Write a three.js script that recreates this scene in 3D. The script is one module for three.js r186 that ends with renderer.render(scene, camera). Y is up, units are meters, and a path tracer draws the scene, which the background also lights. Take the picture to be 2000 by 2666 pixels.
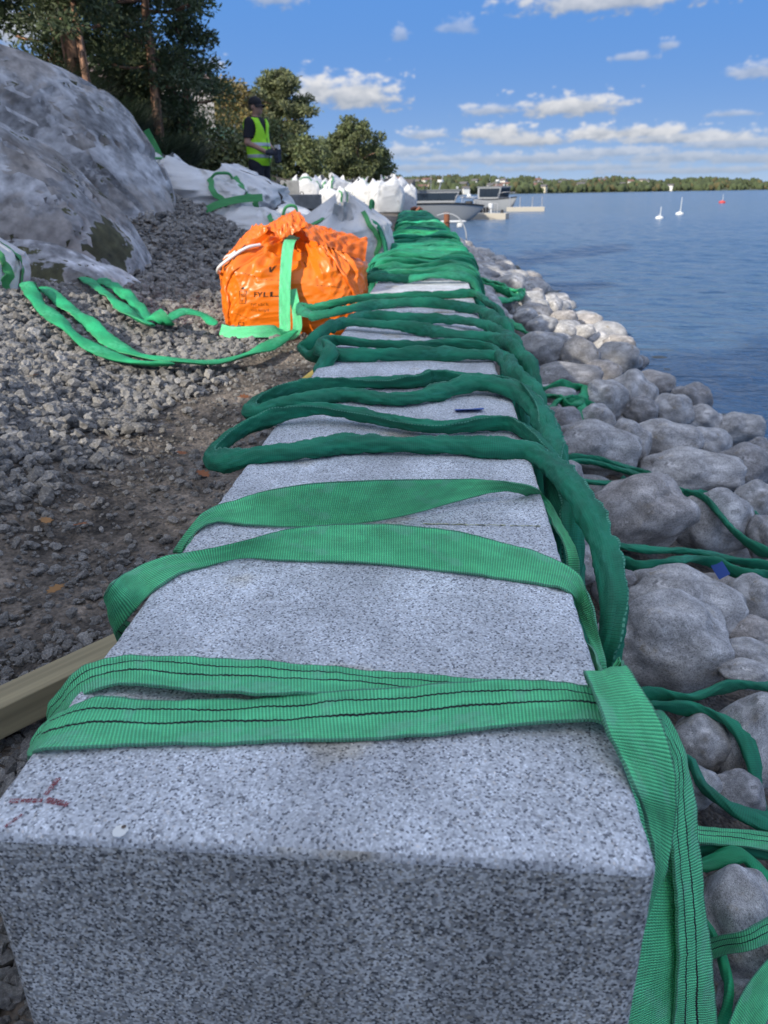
import * as THREE from 'three';
import { mergeGeometries, mergeVertices } from 'three/addons/utils/BufferGeometryUtils.js';
import { MarchingCubes } from 'three/addons/objects/MarchingCubes.js';
import { createNoise2D, createNoise3D } from 'simplex-noise';

// ---------- seeded random numbers and noise ----------
function rng(seed) { let a = seed >>> 0; return () => { a = (a + 0x6d2b79f5) | 0; let t = Math.imul(a ^ (a >>> 15), 1 | a); t = (t + Math.imul(t ^ (t >>> 7), 61 | t)) ^ t; return ((t ^ (t >>> 14)) >>> 0) / 4294967296; }; }
const n2 = createNoise2D(rng(11)), n3 = createNoise3D(rng(12));
const clamp = (v, a = 0, b = 1) => Math.min(b, Math.max(a, v)), lerp = (a, b, t) => a + (b - a) * t;
const sstep = (a, b, v) => { const t = clamp((v - a) / (b - a)); return t * t * (3 - 2 * t); };
const fbm2 = (x, y, o = 4) => { let s = 0, a = 0.5; for (let i = 0; i < o; i++) { s += a * n2(x, y); x = x * 2.03 + 7.1; y = y * 2.03 - 3.7; a *= 0.5; } return s; };
const fbm3 = (x, y, z, o = 4) => { let s = 0, a = 0.5; for (let i = 0; i < o; i++) { s += a * n3(x, y, z); x = x * 2.03 + 5.3; y = y * 2.03 - 3.1; z = z * 2.03 + 1.7; a *= 0.5; } return s; };
const V = (x, y, z) => new THREE.Vector3(x, y, z);

// ---------- camera ----------
const scene = new THREE.Scene();
const camera = new THREE.PerspectiveCamera(2 * Math.atan(1333 / 1960) * 180 / Math.PI, 768 / 1024, 0.05, 9000);
camera.position.set(0, 0.62, 0);
camera.rotation.set(-22.9 * Math.PI / 180, 4.22 * Math.PI / 180, -0.8 * Math.PI / 180, 'YXZ');
camera.focus = 1.5; camera.userData.fStop = 6.5;
scene.add(camera);

// ---------- sky: clear blue with cumulus, as a computed equirectangular picture ----------
const SUN = V(-0.53, 0.47, 0.67).normalize();
const CLOUDS = [[-5.7,5.9,2.6,1.15,1],[-8.3,6.2,1.6,0.95,1],[-3.7,5.8,1.0,0.26,0.7],[8.5,5.0,3.2,0.7,1],[3.5,5.0,2.0,0.35,0.7],[3.8,3.6,2.4,0.55,1],[5.9,3.1,3.1,0.52,1],[10.3,10.7,5.2,0.9,0.9],[-1,3.6,1.5,0.33,0.7],[10.4,3.4,2,0.52,1],[13.3,3.4,2.9,0.46,1],[19.6,6.5,1.6,0.46,0.6],[14.1,8.2,0.6,0.26,0.5],[12.2,7.7,1.1,0.33,0.5],[-2.7,9.3,0.6,0.46,0.4],[1,9.7,1.2,0.46,0.35],[-10.8,11.3,1.5,0.46,0.6],[18.5,4.3,1.3,0.23,0.5],[15.9,3,4.5,0.52,0.9],[19.2,2.6,3.9,0.46,0.9],[-2.3,2.6,2.6,0.39,0.8],[1.5,2.1,3.9,0.33,0.8],[6.2,2,4.9,0.39,0.9],[11.7,2.3,3.9,0.39,0.9],[16,1.9,4.2,0.39,0.9],[19.9,1.7,2.6,0.39,0.9],[9.4,1.4,6.5,0.26,0.8],[16.7,1.1,6.5,0.26,0.8],[-1.6,1.6,3.2,0.26,0.8]];
{
  const r = rng(77);                                   // the same kind of clouds goes on all round the horizon
  for (let i = 0; i < 150; i++) { const az = 25 + r() * 318, el = 1 + r() * r() * 9; CLOUDS.push([az > 180 ? az - 360 : az, el, (1 + r() * 3) * (0.6 + el * 0.1), 0.25 + r() * 0.12 * el + r() * 0.3, 0.7 + r() * 0.3]); }
}
function makeSky(W, H) {
  const d = new Float32Array(W * H * 4), bins = Array.from({ length: 72 }, () => []);
  for (const c of CLOUDS) for (let k = -2; k <= 2; k++) { const b = ((Math.floor((c[0] + 180) / 5) + k) % 72 + 72) % 72; if (!bins[b].includes(c)) bins[b].push(c); }
  for (let j = 0; j < H; j++) {
    const el = ((j + 0.5) / H - 0.5) * Math.PI, y = Math.sin(el), ce = Math.cos(el), elD = el * 180 / Math.PI;
    for (let i = 0; i < W; i++) {
      const k = (j * W + i) * 4, a = ((i + 0.5) / W - 0.5) * 2 * Math.PI, x = ce * Math.cos(a), z = ce * Math.sin(a);
      const h = Math.max(0, elD), t = Math.exp(-h / 5.0), m = Math.exp(-h / 26);
      let R = lerp(0.11, 0.040, m) + 0.27 * t, G = lerp(0.28, 0.175, m) + 0.26 * t, B = lerp(0.66, 0.49, m) + 0.11 * t;
      const cs = x * SUN.x + y * SUN.y + z * SUN.z, ang = Math.acos(clamp(cs, -1, 1)) * 57.2958;
      const glow = 0.55 * Math.exp(-ang / 22) + 1.6 * Math.exp(-ang / 6);
      R += glow; G += glow * 0.97; B += glow * 0.92;
      let cov = 0, lit = 0;
      if (elD > 0.1 && elD < 16) {
        const az = Math.atan2(x, -z) * 57.2958, list = bins[((Math.floor((az + 180) / 5) % 72) + 72) % 72];
        let sx = 0;
        for (const c of list) {
          let dx = az - c[0]; if (dx > 180) dx -= 360; if (dx < -180) dx += 360;
          const ex = dx / c[2], ey = (elD - c[1]) / c[3];
          if (Math.abs(ex) > 1.5 || Math.abs(ey) > 2) continue;
          if (!sx) sx = 1 + fbm2(az * 0.55, elD * 1.3 + 40, 4) * 0.75 + fbm2(az * 2.2 + 9, elD * 4, 3) * 0.18;
          const yy = ey < 0 ? ey * 1.9 : ey, f = 1 - Math.sqrt(ex * ex + yy * yy) * (1.45 - 0.75 * sx);
          const q = sstep(0.02, 0.62, f) * c[4] * (elD < 2.8 ? 0.7 : 0.95);
          if (q > 0) { const top = clamp(0.48 + ey * 0.55 + (sx - 1) * 0.5); lit = (lit * cov + top * lerp(0.55, 1, sstep(1.2, 3.2, elD)) * q) / (cov + q + 1e-6); cov = Math.max(cov, q); }
        }
        const haze = 0.35 * Math.exp(-Math.max(0, elD - 0.6) / 1.3); R = lerp(R, 0.36, haze); G = lerp(G, 0.45, haze); B = lerp(B, 0.60, haze);
      } else if (elD >= 16) {                          // unseen cumulus overhead, made dense and bright to lift the shaded foreground
        const px = x / y, pz = z / y, f = fbm2(px * 0.85 + 3, pz * 0.85 - 8, 5);
        cov = sstep(-0.12, 0.16, f) * sstep(16, 28, elD) * 0.94; lit = clamp(1.4 - f * 0.8, 0, 1.4);
      }
      if (cov > 0) { const k = elD < 16 ? 0.63 : 1; R = lerp(R, lerp(0.34, 0.98, lit) * k, cov); G = lerp(G, lerp(0.41, 0.98, lit) * k, cov); B = lerp(B, lerp(0.52, 1.0, lit) * k, cov); }
      d[k] = R; d[k + 1] = G; d[k + 2] = B; d[k + 3] = 1;
    }
  }
  const t = new THREE.DataTexture(d, W, H, THREE.RGBAFormat, THREE.FloatType);
  t.mapping = THREE.EquirectangularReflectionMapping; t.magFilter = t.minFilter = THREE.LinearFilter; t.needsUpdate = true;
  return t;
}
scene.background = makeSky(4096, 2048);
scene.environment = scene.background;

// ---------- sun, from the left and behind ----------
const sun = new THREE.DirectionalLight(new THREE.Color(1, 0.93, 0.80), 3.9);
sun.target.position.set(0, 0, -8); sun.position.copy(SUN).multiplyScalar(60).add(sun.target.position); scene.add(sun, sun.target);
sun.castShadow = true; sun.shadow.mapSize.set(4096, 4096); sun.shadow.radius = 1.6;
Object.assign(sun.shadow.camera, { left: -40, right: 40, top: 40, bottom: -40, near: 1, far: 180 });
const renderer = new THREE.WebGLRenderer();
renderer.setSize(768, 1024); renderer.shadowMap.enabled = true;
renderer.toneMapping = THREE.LinearToneMapping; renderer.toneMappingExposure = 1.32;

// ---------- naming helpers ----------
const taken = new Map();
function numbered(name) { const n = taken.get(name) ?? 0; taken.set(name, n + 1); return n ? name + '_' + String(n).padStart(3, '0') : name; }
function tag(o, label, category, group) { o.userData = { ...o.userData, label, category }; if (group) o.userData.group = group; return o; }
function mesh(name, geo, mat, parent) { const m = new THREE.Mesh(geo, mat); m.name = parent ? name : numbered(name); m.castShadow = m.receiveShadow = true; (parent ?? scene).add(m); return m; }
function struct(name, geo, mat) { const m = mesh(name, geo, mat); m.userData.kind = 'structure'; return m; }
function thing(name, label, category, [x, y, z] = [0, 0, 0], turn = 0, group) {
  const g = new THREE.Group(); g.name = numbered(name); g.position.set(x, y, z); g.rotation.y = turn; scene.add(g); return tag(g, label, category, group);
}
function copyOf(root, label, group) { const c = root.clone(); c.name = numbered(root.name.replace(/_\d\d\d$/, '')); c.userData = { ...root.userData, label }; if (group) c.userData.group = group; scene.add(c); return c; }
function std(rgb, rough = 0.85, extra = {}) { return new THREE.MeshStandardMaterial({ color: new THREE.Color().setRGB(...rgb), roughness: rough, metalness: 0, side: THREE.DoubleSide, ...extra }); }

// ---------- textures ----------
function dataTex(w, h, fn, srgb = true, rx = 1, ry = 1) {
  const d = new Uint8Array(w * h * 4);
  for (let j = 0; j < h; j++) for (let i = 0; i < w; i++) { const c = fn(i, j), k = (j * w + i) * 4; d[k] = clamp(c[0]) * 255; d[k + 1] = clamp(c[1]) * 255; d[k + 2] = clamp(c[2]) * 255; d[k + 3] = 255; }
  const t = new THREE.DataTexture(d, w, h, THREE.RGBAFormat); t.wrapS = t.wrapT = THREE.RepeatWrapping; t.magFilter = THREE.LinearFilter; t.minFilter = THREE.LinearMipmapLinearFilter; t.generateMipmaps = true;
  if (srgb) t.colorSpace = THREE.SRGBColorSpace; t.repeat.set(rx, ry); t.needsUpdate = true; return t;
}
// noise that closes on itself over a square of n cells
function tileNoise(n, seed) {
  const r = rng(seed), g = Float32Array.from({ length: n * n }, () => r() * 2 - 1);
  return (u, v) => { u = ((u % 1) + 1) % 1 * n; v = ((v % 1) + 1) % 1 * n; const i = Math.floor(u), j = Math.floor(v), a = u - i, b = v - j, s = a * a * (3 - 2 * a), t = b * b * (3 - 2 * b), I = (i + 1) % n, J = (j + 1) % n; return lerp(lerp(g[j * n + i], g[j * n + I], s), lerp(g[J * n + i], g[J * n + I], s), t); };
}
function tileFbm(n0, oct, seed) { const L = []; for (let o = 0; o < oct; o++) L.push(tileNoise(n0 << o, seed + o * 17)); return (u, v) => { let s = 0, a = 0.55; for (const f of L) { s += a * f(u, v); a *= 0.55; } return s; }; }
function grains(N, cells, seed, pick) {                // crystal mosaic
  const r = rng(seed), px = new Float32Array(cells * cells), py = new Float32Array(cells * cells), val = [];
  for (let i = 0; i < cells * cells; i++) { px[i] = r(); py[i] = r(); val.push(pick(r)); }
  const f = tileFbm(6, 4, seed + 5), stain = tileFbm(3, 5, seed + 9);
  return (i, j) => {
    const u = i / N * cells, v = j / N * cells, I = Math.floor(u), J = Math.floor(v); let best = 9, id = 0;
    for (let b = -1; b <= 1; b++) for (let a = -1; a <= 1; a++) { const A = ((I + a) % cells + cells) % cells, B = ((J + b) % cells + cells) % cells, q = B * cells + A, dx = I + a + px[q] - u, dy = J + b + py[q] - v, d = dx * dx + dy * dy; if (d < best) { best = d; id = q; } }
    const c = val[id], s = 1 + f(i / N, j / N) * 0.16, st = sstep(0.28, 0.62, stain(i / N, j / N)); return [c[0] * s * (1 - 0.07 * st), c[1] * s * (1 - 0.11 * st), c[2] * s * (1 - 0.18 * st)];
  };
}
const pickTop = (r) => { const q = r(), v = 0.765 + (r() + r() + r() - 1.5) * 0.13; return q < 0.075 ? [0.42, 0.43, 0.45] : q < 0.16 ? [0.58, 0.59, 0.61] : q < 0.18 ? [v * 1.0, v * 0.98, v * 0.96] : [v * 0.985, v, v * 1.02]; };
const pickSawn = (r) => { const q = r(), w = (r() - 0.5) * 0.09; return q < 0.17 ? [0.27 + w, 0.275 + w, 0.285 + w] : q < 0.52 ? [0.47 + w, 0.475 + w, 0.48 + w] : q < 0.64 ? [0.51 + w, 0.50 + w, 0.48 + w] : [0.635 + w, 0.64 + w, 0.645 + w]; };
const tGranTop = dataTex(1024, 1024, grains(1024, 235, 3, pickTop)), tGranSawn = dataTex(1024, 1024, grains(1024, 205, 4, pickSawn));
const tGrit = (() => { const f = tileFbm(64, 3, 91); return dataTex(512, 512, (i, j) => { const v = 0.5 + f(i / 512, j / 512) * 0.5; return [v, v, v]; }, false); })();
for (const t of [tGranTop, tGranSawn]) t.repeat.set(1 / 0.62, 1 / 0.62);
const tGritM = tGrit.clone(); tGritM.repeat.set(1 / 0.35, 1 / 0.35); tGritM.needsUpdate = true;
const M = {};
M.granTop = std([1, 1, 1], 0.85, { map: tGranTop, bumpMap: tGritM, bumpScale: 0.0012 });
M.granSide = std([1.35, 1.35, 1.32], 0.8, { map: tGranSawn, bumpMap: tGritM, bumpScale: 0.001 });
// ---------- shape helpers ----------
function boxUV(geo, scale = 1, off = [0, 0]) {          // uv in metres from the dominant direction of each face; makes faces separate but keeps normals
  const g = geo.index ? geo.toNonIndexed() : geo, p = g.attributes.position, uv = new Float32Array(p.count * 2), a = V(), b = V(), c = V(), e = V(), f = V();
  for (let i = 0; i < p.count; i += 3) {
    a.fromBufferAttribute(p, i); b.fromBufferAttribute(p, i + 1); c.fromBufferAttribute(p, i + 2); e.subVectors(b, a); f.subVectors(c, a); e.cross(f);
    const ax = Math.abs(e.x), ay = Math.abs(e.y), az = Math.abs(e.z), m = ay >= ax && ay >= az ? 1 : ax >= az ? 0 : 2;
    [a, b, c].forEach((q, k) => { uv[(i + k) * 2] = (m === 0 ? q.z : q.x) * scale + off[0]; uv[(i + k) * 2 + 1] = (m === 1 ? q.z : q.y) * scale + off[1]; });
  }
  g.setAttribute('uv', new THREE.BufferAttribute(uv, 2)); return g;
}
function smooth(geo) { geo.deleteAttribute('uv'); geo.deleteAttribute('normal'); const g = mergeVertices(geo, 1e-4); g.computeVertexNormals(); return g; }
function displaced(geo, fn) { const p = geo.attributes.position, v = V(); for (let i = 0; i < p.count; i++) { v.fromBufferAttribute(p, i); fn(v); p.setXYZ(i, v.x, v.y, v.z); } geo.computeVertexNormals(); return geo; }
function roundBox(w, h, d, c, sw, sh, sd, rough = 0, seed = 0) {   // box with rounded, slightly chipped edges, origin at the centre of its underside
  const g = new THREE.BoxGeometry(w, h, d, sw, sh, sd); g.deleteAttribute('uv'); const m = mergeVertices((g.deleteAttribute('normal'), g), 1e-5), hx = w / 2 - c, hy = h / 2 - c, hz = d / 2 - c, q = V();
  displaced(m, (v) => { q.set(clamp(v.x, -hx, hx), clamp(v.y, -hy, hy), clamp(v.z, -hz, hz)); v.sub(q); const l = v.length(); if (l > 1e-6) { const cc = c * (1 + rough * n3(q.x * 40 + seed, q.y * 40, q.z * 40)); v.multiplyScalar(Math.min(l, cc) / l); } v.add(q); v.y += h / 2; });
  return m;
}
// edges of a box sit on grid lines only if the grid is fine there: move the outermost grid lines in to the chamfer
function chamferBox(w, h, d, c, nx, ny, nz, rough = 0, seed = 0) {
  const g = new THREE.BoxGeometry(w, h, d, nx + 4, ny + 4, nz + 4); g.deleteAttribute('uv'); g.deleteAttribute('normal');
  const m = mergeVertices(g, 1e-5), fit = (v, L, n) => { const i = Math.round((v / L + 0.5) * (n + 4)); const e = [0, c * 0.35, c]; return i < 3 ? -L / 2 + e[i] : i > n + 1 ? L / 2 - e[n + 4 - i] : lerp(-L / 2 + c, L / 2 - c, (i - 2) / n); };
  const hx = w / 2 - c, hy = h / 2 - c, hz = d / 2 - c, q = V();
  displaced(m, (v) => {
    v.set(fit(v.x, w, nx), fit(v.y, h, ny), fit(v.z, d, nz)); q.set(clamp(v.x, -hx, hx), clamp(v.y, -hy, hy), clamp(v.z, -hz, hz)); v.sub(q); const l = v.length();
    if (l > c) v.multiplyScalar(c / l); if (rough && l > c * 0.5) v.multiplyScalar(1 - rough * Math.max(0, n3(q.x * 25 + seed, q.y * 25, q.z * 25) * 0.6 + n3(q.x * 90, q.y * 90 + seed, q.z * 90) * 0.5)); v.add(q); v.y += h / 2;
  });
  return m;
}
function split(geo, test) {                             // two groups of faces: test(normal) picks the second material
  const g = geo.index ? geo.toNonIndexed() : geo, p = g.attributes.position, n = p.count / 3, A = [], B = [], a = V(), b = V(), c = V();
  for (let i = 0; i < n; i++) { a.fromBufferAttribute(p, i * 3); b.fromBufferAttribute(p, i * 3 + 1); c.fromBufferAttribute(p, i * 3 + 2); const mid = V().add(a).add(b).add(c).divideScalar(3); b.sub(a); c.sub(a); b.cross(c).normalize(); (test(b, mid) ? B : A).push(i); }
  const order = [...A, ...B];
  for (const k of Object.keys(g.attributes)) { const at = g.attributes[k], s = at.itemSize, o = new Float32Array(at.array.length); order.forEach((f, i) => o.set(at.array.subarray(f * 3 * s, (f + 1) * 3 * s), i * 3 * s)); g.setAttribute(k, new THREE.BufferAttribute(o, s)); }
  g.clearGroups(); g.addGroup(0, A.length * 3, 0); g.addGroup(A.length * 3, B.length * 3, 1); return g;
}
function grid(nu, nv, fn, closeU = false) {            // surface from fn(u, v) -> [x, y, z], uv kept as u, v
  const pos = [], uv = [], idx = [];
  for (let j = 0; j <= nv; j++) for (let i = 0; i <= nu; i++) { pos.push(...fn(i / nu, j / nv, i, j)); uv.push(i / nu, j / nv); }
  for (let j = 0; j < nv; j++) for (let i = 0; i < nu; i++) { const a = j * (nu + 1) + i, b = a + 1, c = a + nu + 1, d = c + 1; idx.push(a, b, c, b, d, c); }
  const g = new THREE.BufferGeometry(); g.setAttribute('position', new THREE.Float32BufferAttribute(pos, 3)); g.setAttribute('uv', new THREE.Float32BufferAttribute(uv, 2)); g.setIndex(idx); g.computeVertexNormals();
  if (closeU) { const n = g.attributes.normal; for (let j = 0; j <= nv; j++) { const a = j * (nu + 1), b = a + nu, x = n.getX(a) + n.getX(b), y = n.getY(a) + n.getY(b), z = n.getZ(a) + n.getZ(b), l = Math.hypot(x, y, z) || 1; n.setXYZ(a, x / l, y / l, z / l); n.setXYZ(b, x / l, y / l, z / l); } }
  return g;
}
function tube(pts, r, seg = 24, rad = 8, closed = false) { const c = new THREE.CatmullRomCurve3(pts.map((p) => (p.isVector3 ? p : V(...p))), closed, 'centripetal'); return new THREE.TubeGeometry(c, seg, r, rad, closed); }
function bar(a, b, w, h) { const A = V(...a), B = V(...b), L = A.distanceTo(B), g = new THREE.BoxGeometry(w, h, L); const m = new THREE.Matrix4().lookAt(A, B, Math.abs(B.y - A.y) > 0.98 * L ? V(1, 0, 0) : V(0, 1, 0)); m.setPosition(A.add(B).multiplyScalar(0.5)); return g.applyMatrix4(m); }
function join(list) { return mergeGeometries(list.map((g) => { const q = g.index ? g.toNonIndexed() : g.clone(); for (const k of Object.keys(q.attributes)) if (!['position', 'normal', 'uv'].includes(k)) q.deleteAttribute(k); if (!q.attributes.uv) q.setAttribute('uv', new THREE.BufferAttribute(new Float32Array(q.attributes.position.count * 2), 2)); return q; })); }

// ---------- the lie of the land ----------
const WL = -0.475, WR = 0.23, WATER = -1.28;
const wallShift = (z) => (z > -7 ? 0 : -0.72 * Math.pow(Math.min(60, -z - 7) / 19, 1.37));
const LAND = [[-0.5,2,-0.55],[-0.6,-0.6,-0.5],[-0.6,-1.6,-0.47],[-0.6,-2.8,-0.42],[-0.6,-4.2,-0.32],[-0.7,-5.6,-0.25],[-0.75,-8,-0.2],[-1.1,-12,-0.12],[-1.4,-18,0],[-2.2,-26,0.12],[-3,-36,0.15],[-1,-0.4,-0.5],[-1.1,-1.4,-0.5],[-1.2,-2.2,-0.45],[-1.4,-3.2,-0.34],[-1.5,-4.1,-0.27],[-1.5,-5.4,-0.24],[-1.9,-6.5,-0.15],[-1.9,-8.2,0],[-2,-10,0.15],[-2.6,-12,0.22],[-3,-14,0.25],[-3.4,-18,0.25],[-4.5,-26,0.15],[-1.8,-1.6,-0.42],[-1.9,-2.5,-0.18],[-2.2,-3.6,-0.10],[-2.6,-5,0],[-3.2,-6.4,0],[-2.7,-7.6,0.08],[-3,-9,0.42],[-3.6,-10,0.72],[-4.4,-11,0.95],[-3.4,-11.5,0.45],[-5.5,-12,1.2],[-4.5,-4,0.3],[-5,-1,0.2],[-3,-0.5,-0.25],[-3,2,-0.3],[-8,-8,1.2],[-9,-16,2.1],[-6,-18,1.2],[-10,-28,2.2],[-6,-34,0.8],[-20,-20,4.5],[-22,-45,5],[-20,0,3.5],[-12,4,1.6],[-22,16,3.5],[-10,16,0.8],[-2,14,-0.5],[-7,-60,1],[-20,-80,3],[-9,-90,0.8],[-32,-60,7],[-34,-20,8],[-34,14,7]];
const landAt = (() => {                                // smooth interpolation through the measured heights
  const n = LAND.length, phi = (d) => Math.sqrt(d * d + 0.6), A = LAND.map((p, i) => [...LAND.map((q, j) => phi(Math.hypot(p[0] - q[0], p[1] - q[1])) + (i === j ? 0.02 : 0)), p[2]]);
  for (let i = 0; i < n; i++) { let m = i; for (let k = i + 1; k < n; k++) if (Math.abs(A[k][i]) > Math.abs(A[m][i])) m = k; [A[i], A[m]] = [A[m], A[i]]; for (let k = 0; k < n; k++) if (k !== i) { const f = A[k][i] / A[i][i]; if (f) for (let c = i; c <= n; c++) A[k][c] -= f * A[i][c]; } }
  const w = A.map((r, i) => r[n] / r[i]);
  return (x, z) => { let s = 0; for (let j = 0; j < n; j++) s += w[j] * phi(Math.hypot(x - LAND[j][0], z - LAND[j][1])); return s; };
})();
const bankAt = (x, z) => -0.95 - 0.23 * (x - 0.3 - wallShift(z) * 0.8) - Math.max(0, x - 2.9) * 0.8;
function groundAt(x, z) {
  const s = wallShift(z), xl = x - s, k = sstep(-0.5, -0.1, xl);
  let y = lerp(k < 1 ? landAt(x, z) : 0, bankAt(x, z), k);
  if (z < -27) { const e = sstep(-0.2, 1.2, x - s - 0.15 * (-27 - z) * 0); y = lerp(y, -2.2, e); }
  return y + (k < 1 ? 0.02 * n2(x * 1.7, z * 1.7) + 0.008 * n2(x * 6, z * 6) : 0);
}
// one sheet, fine near the camera, coarse far away
{
  const xs = [], zs = [];
  for (let x = -46; x < -7; x += 1.5) xs.push(x); for (let x = -7; x < 3.6; x += 0.09) xs.push(x); xs.push(4.5, 7, 12);
  for (let z = 40; z > 2; z -= 2) zs.push(z); for (let z = 2; z > -14; z -= 0.09) zs.push(z); for (let z = -14; z > -34; z -= 0.5) zs.push(z); for (let z = -34; z >= -130; z -= 3) zs.push(z);
  const g = grid(xs.length - 1, zs.length - 1, (u, v, i, j) => [xs[i], groundAt(xs[i], zs[j]), zs[j]]), uv = g.attributes.uv, p = g.attributes.position;
  for (let i = 0; i < uv.count; i++) uv.setXY(i, p.getX(i), p.getZ(i));
  const f = tileFbm(8, 6, 41), f2 = tileFbm(48, 3, 42), f3 = tileFbm(220, 2, 43);
  const map = dataTex(1024, 1024, (i, j) => { const a = f(i / 1024, j / 1024), b = f2(i / 1024, j / 1024), v = 0.35 + a * 0.15 + b * 0.16 + f3(i / 1024, j / 1024) * 0.14; return [v * 1.08, v * 0.99, v * 0.90]; });
  map.repeat.set(1 / 1.9, 1 / 1.9); const bump = map.clone(); bump.colorSpace = THREE.NoColorSpace; bump.needsUpdate = true;
  g.index.array.reverse?.(); g.computeVertexNormals();
  struct('ground', g, std([1, 1, 1], 0.95, { map, bumpMap: bump, bumpScale: 0.035 }));
}
// ---------- lake ----------
{
  const A = tileFbm(10, 5, 61), B = tileFbm(26, 3, 62);
  const bump = dataTex(1024, 1024, (i, j) => { const u = i / 1024, v = j / 1024, r = A(u * 0.999, v), q = B(u, v); const s = 0.5 + 0.42 * r + 0.10 * q; return [s, s, s]; }, false);
  bump.repeat.set(1 / 7, 1 / 3.6);
  const xs = [], zs = [];
  for (let x = -40; x < 0; x += 20) xs.push(x); for (let x = 0; x < 24; x += 0.25) xs.push(x); for (let x = 24; x < 70; x += 0.6) xs.push(x); for (let x = 70; x < 4200; x *= 1.35) xs.push(x);
  for (let z = 60; z > 2; z -= 8) zs.push(z); for (let z = 2; z > -34; z -= 0.2) zs.push(z); for (let z = -34; z > -100; z -= 0.45) zs.push(z); for (let z = -100; z > -6500; z *= 1.25) zs.push(z); zs.push(-6500);
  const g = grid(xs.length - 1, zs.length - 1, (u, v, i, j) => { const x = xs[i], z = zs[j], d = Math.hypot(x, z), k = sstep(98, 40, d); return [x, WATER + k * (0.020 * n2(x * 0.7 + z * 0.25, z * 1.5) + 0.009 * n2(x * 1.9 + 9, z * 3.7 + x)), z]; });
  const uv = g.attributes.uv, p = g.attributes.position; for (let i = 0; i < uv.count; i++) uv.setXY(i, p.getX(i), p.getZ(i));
  struct('water', g, new THREE.MeshPhysicalMaterial({ color: new THREE.Color().setRGB(0.060, 0.115, 0.190), roughness: 0.14, ior: 1.33, specularIntensity: 0.9, bumpMap: bump, bumpScale: 0.22, side: THREE.DoubleSide }));  // blue base colour stands in for part of the reflected sky
}

// ---------- granite wall blocks ----------
{
  const joints = [-0.565, -2.77, -3.6, -4.42, -5.24, -6.1, -7.0, -7.9, -8.8, -9.8, -10.8, -11.9, -13.0, -14.2, -15.4, -16.7, -18.0, -19.4, -20.8, -22.3, -23.8, -25.4, -27.0];
  for (let i = 0; i + 1 < joints.length; i++) {
    const z0 = joints[i], z1 = joints[i + 1], L = z0 - z1 - 0.014, zc = (z0 + z1) / 2, H = 0.86, w = WR - WL, c = 0.014, sh0 = wallShift(z0), sh1 = wallShift(z1), near = i === 0;
    const ww = near ? w + 0.014 : w, g = split(boxUV(chamferBox(ww, H, L, c, near ? 60 : 8, near ? 24 : 4, near ? 120 : 8, near ? 0.2 : 0.15, i * 3.1), 1, [i * 0.37, i * 0.23]), (n, a) => a.y < H - 0.012);
    const b = thing('granite_block', near ? 'pale granite block nearest the viewer, with a red chalk cross on its corner' : '', 'stone block', [(WL + WR) / 2 + (sh0 + sh1) / 2 + (near ? 0.003 : 0), -H - (near ? 0 : 0.004 * ((i * 7) % 3)), zc], near ? -0.0105 : Math.atan2(-(sh1 - sh0), z0 - z1) * -1, 'granite blocks of the shore wall');
    if (!near) b.userData.label = i < 5 ? ['second granite block of the wall, under the large dark green sling loop', 'third granite block of the wall, under the knotted dark slings', 'fourth granite block of the wall, showing between two dark sling bundles', 'fifth granite block of the wall, its top showing beside the orange bag'][i - 1] : 'granite block under the heaped green slings farther along the wall';
    mesh('stone', g, [M.granTop, M.granSide], b);
    if (near) {
      const red = std([0.26, 0.045, 0.05], 0.95), ox = -(WL + WR) / 2, oz = -zc, y = H + 0.0012;
      const stroke = (name, x0, z0_, x1, z1_, w0) => {   // waxy crayon line, broken by the rough stone
        const quads = [], n = 46, r = rng(Math.floor(x0 * 1e4 + 9999)), dx = x1 - x0, dz = z1_ - z0_, l = Math.hypot(dx, dz);
        for (let k = 0; k < n; k++) for (let q = 0; q < 4; q++) { if (r() < 0.42) continue; const t = k / n, s = (q / 4 - 0.5) * w0 + (r() - 0.5) * 0.001, e = w0 * 0.24, f = l / n * 1.1; const cx = x0 + dx * t - dz / l * s, cz = z0_ + dz * t + dx / l * s; const p = new THREE.PlaneGeometry(f, e); p.rotateX(-Math.PI / 2); p.rotateY(-Math.atan2(dz, dx) + (r() - 0.5) * 0.5); p.translate(cx + ox, y, cz + oz); quads.push(p); }
        mesh(name, mergeGeometries(quads), red, b);
      };
      stroke('crayon_stroke', -0.461, -0.614, -0.424, -0.617, 0.0065); stroke('crayon_stroke', -0.421, -0.618, -0.393, -0.613, 0.008);
      stroke('crayon_stroke', -0.437, -0.597, -0.447, -0.578, 0.004); stroke('crayon_stroke', -0.424, -0.653, -0.4265, -0.626, 0.006);
      const disc = mesh('paint_dot', displaced(new THREE.CircleGeometry(0.0085, 28).rotateX(-Math.PI / 2), (v) => { const k = 1 + 0.10 * n2(v.x * 300, v.z * 300); v.x *= k; v.z *= k; }), std([0.72, 0.72, 0.68], 0.8), b); disc.position.set(-0.32 + ox, H + 0.0014, -0.581 + oz);
      const hole = mesh('drill_mark', new THREE.CircleGeometry(0.0026, 12).rotateX(-Math.PI / 2), std([0.12, 0.09, 0.07], 0.9), b); hole.position.set(-0.318 + ox, H + 0.0022, -0.586 + oz);
      const chalk = [], r = rng(5); for (let k = 0; k < 70; k++) { if (r() < 0.45) continue; const p = new THREE.PlaneGeometry(0.009, 0.0022 + r() * 0.002); p.rotateX(-Math.PI / 2); p.translate(-0.02 + k * 0.0035 + ox, y, -1.405 + (r() - 0.5) * 0.003 + oz); chalk.push(p); }
      mesh('chalk_line', mergeGeometries(chalk), std([0.50, 0.50, 0.30], 0.95), b).userData.label = 'faint dashed yellow chalk line';
    }
  }
}

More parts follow.
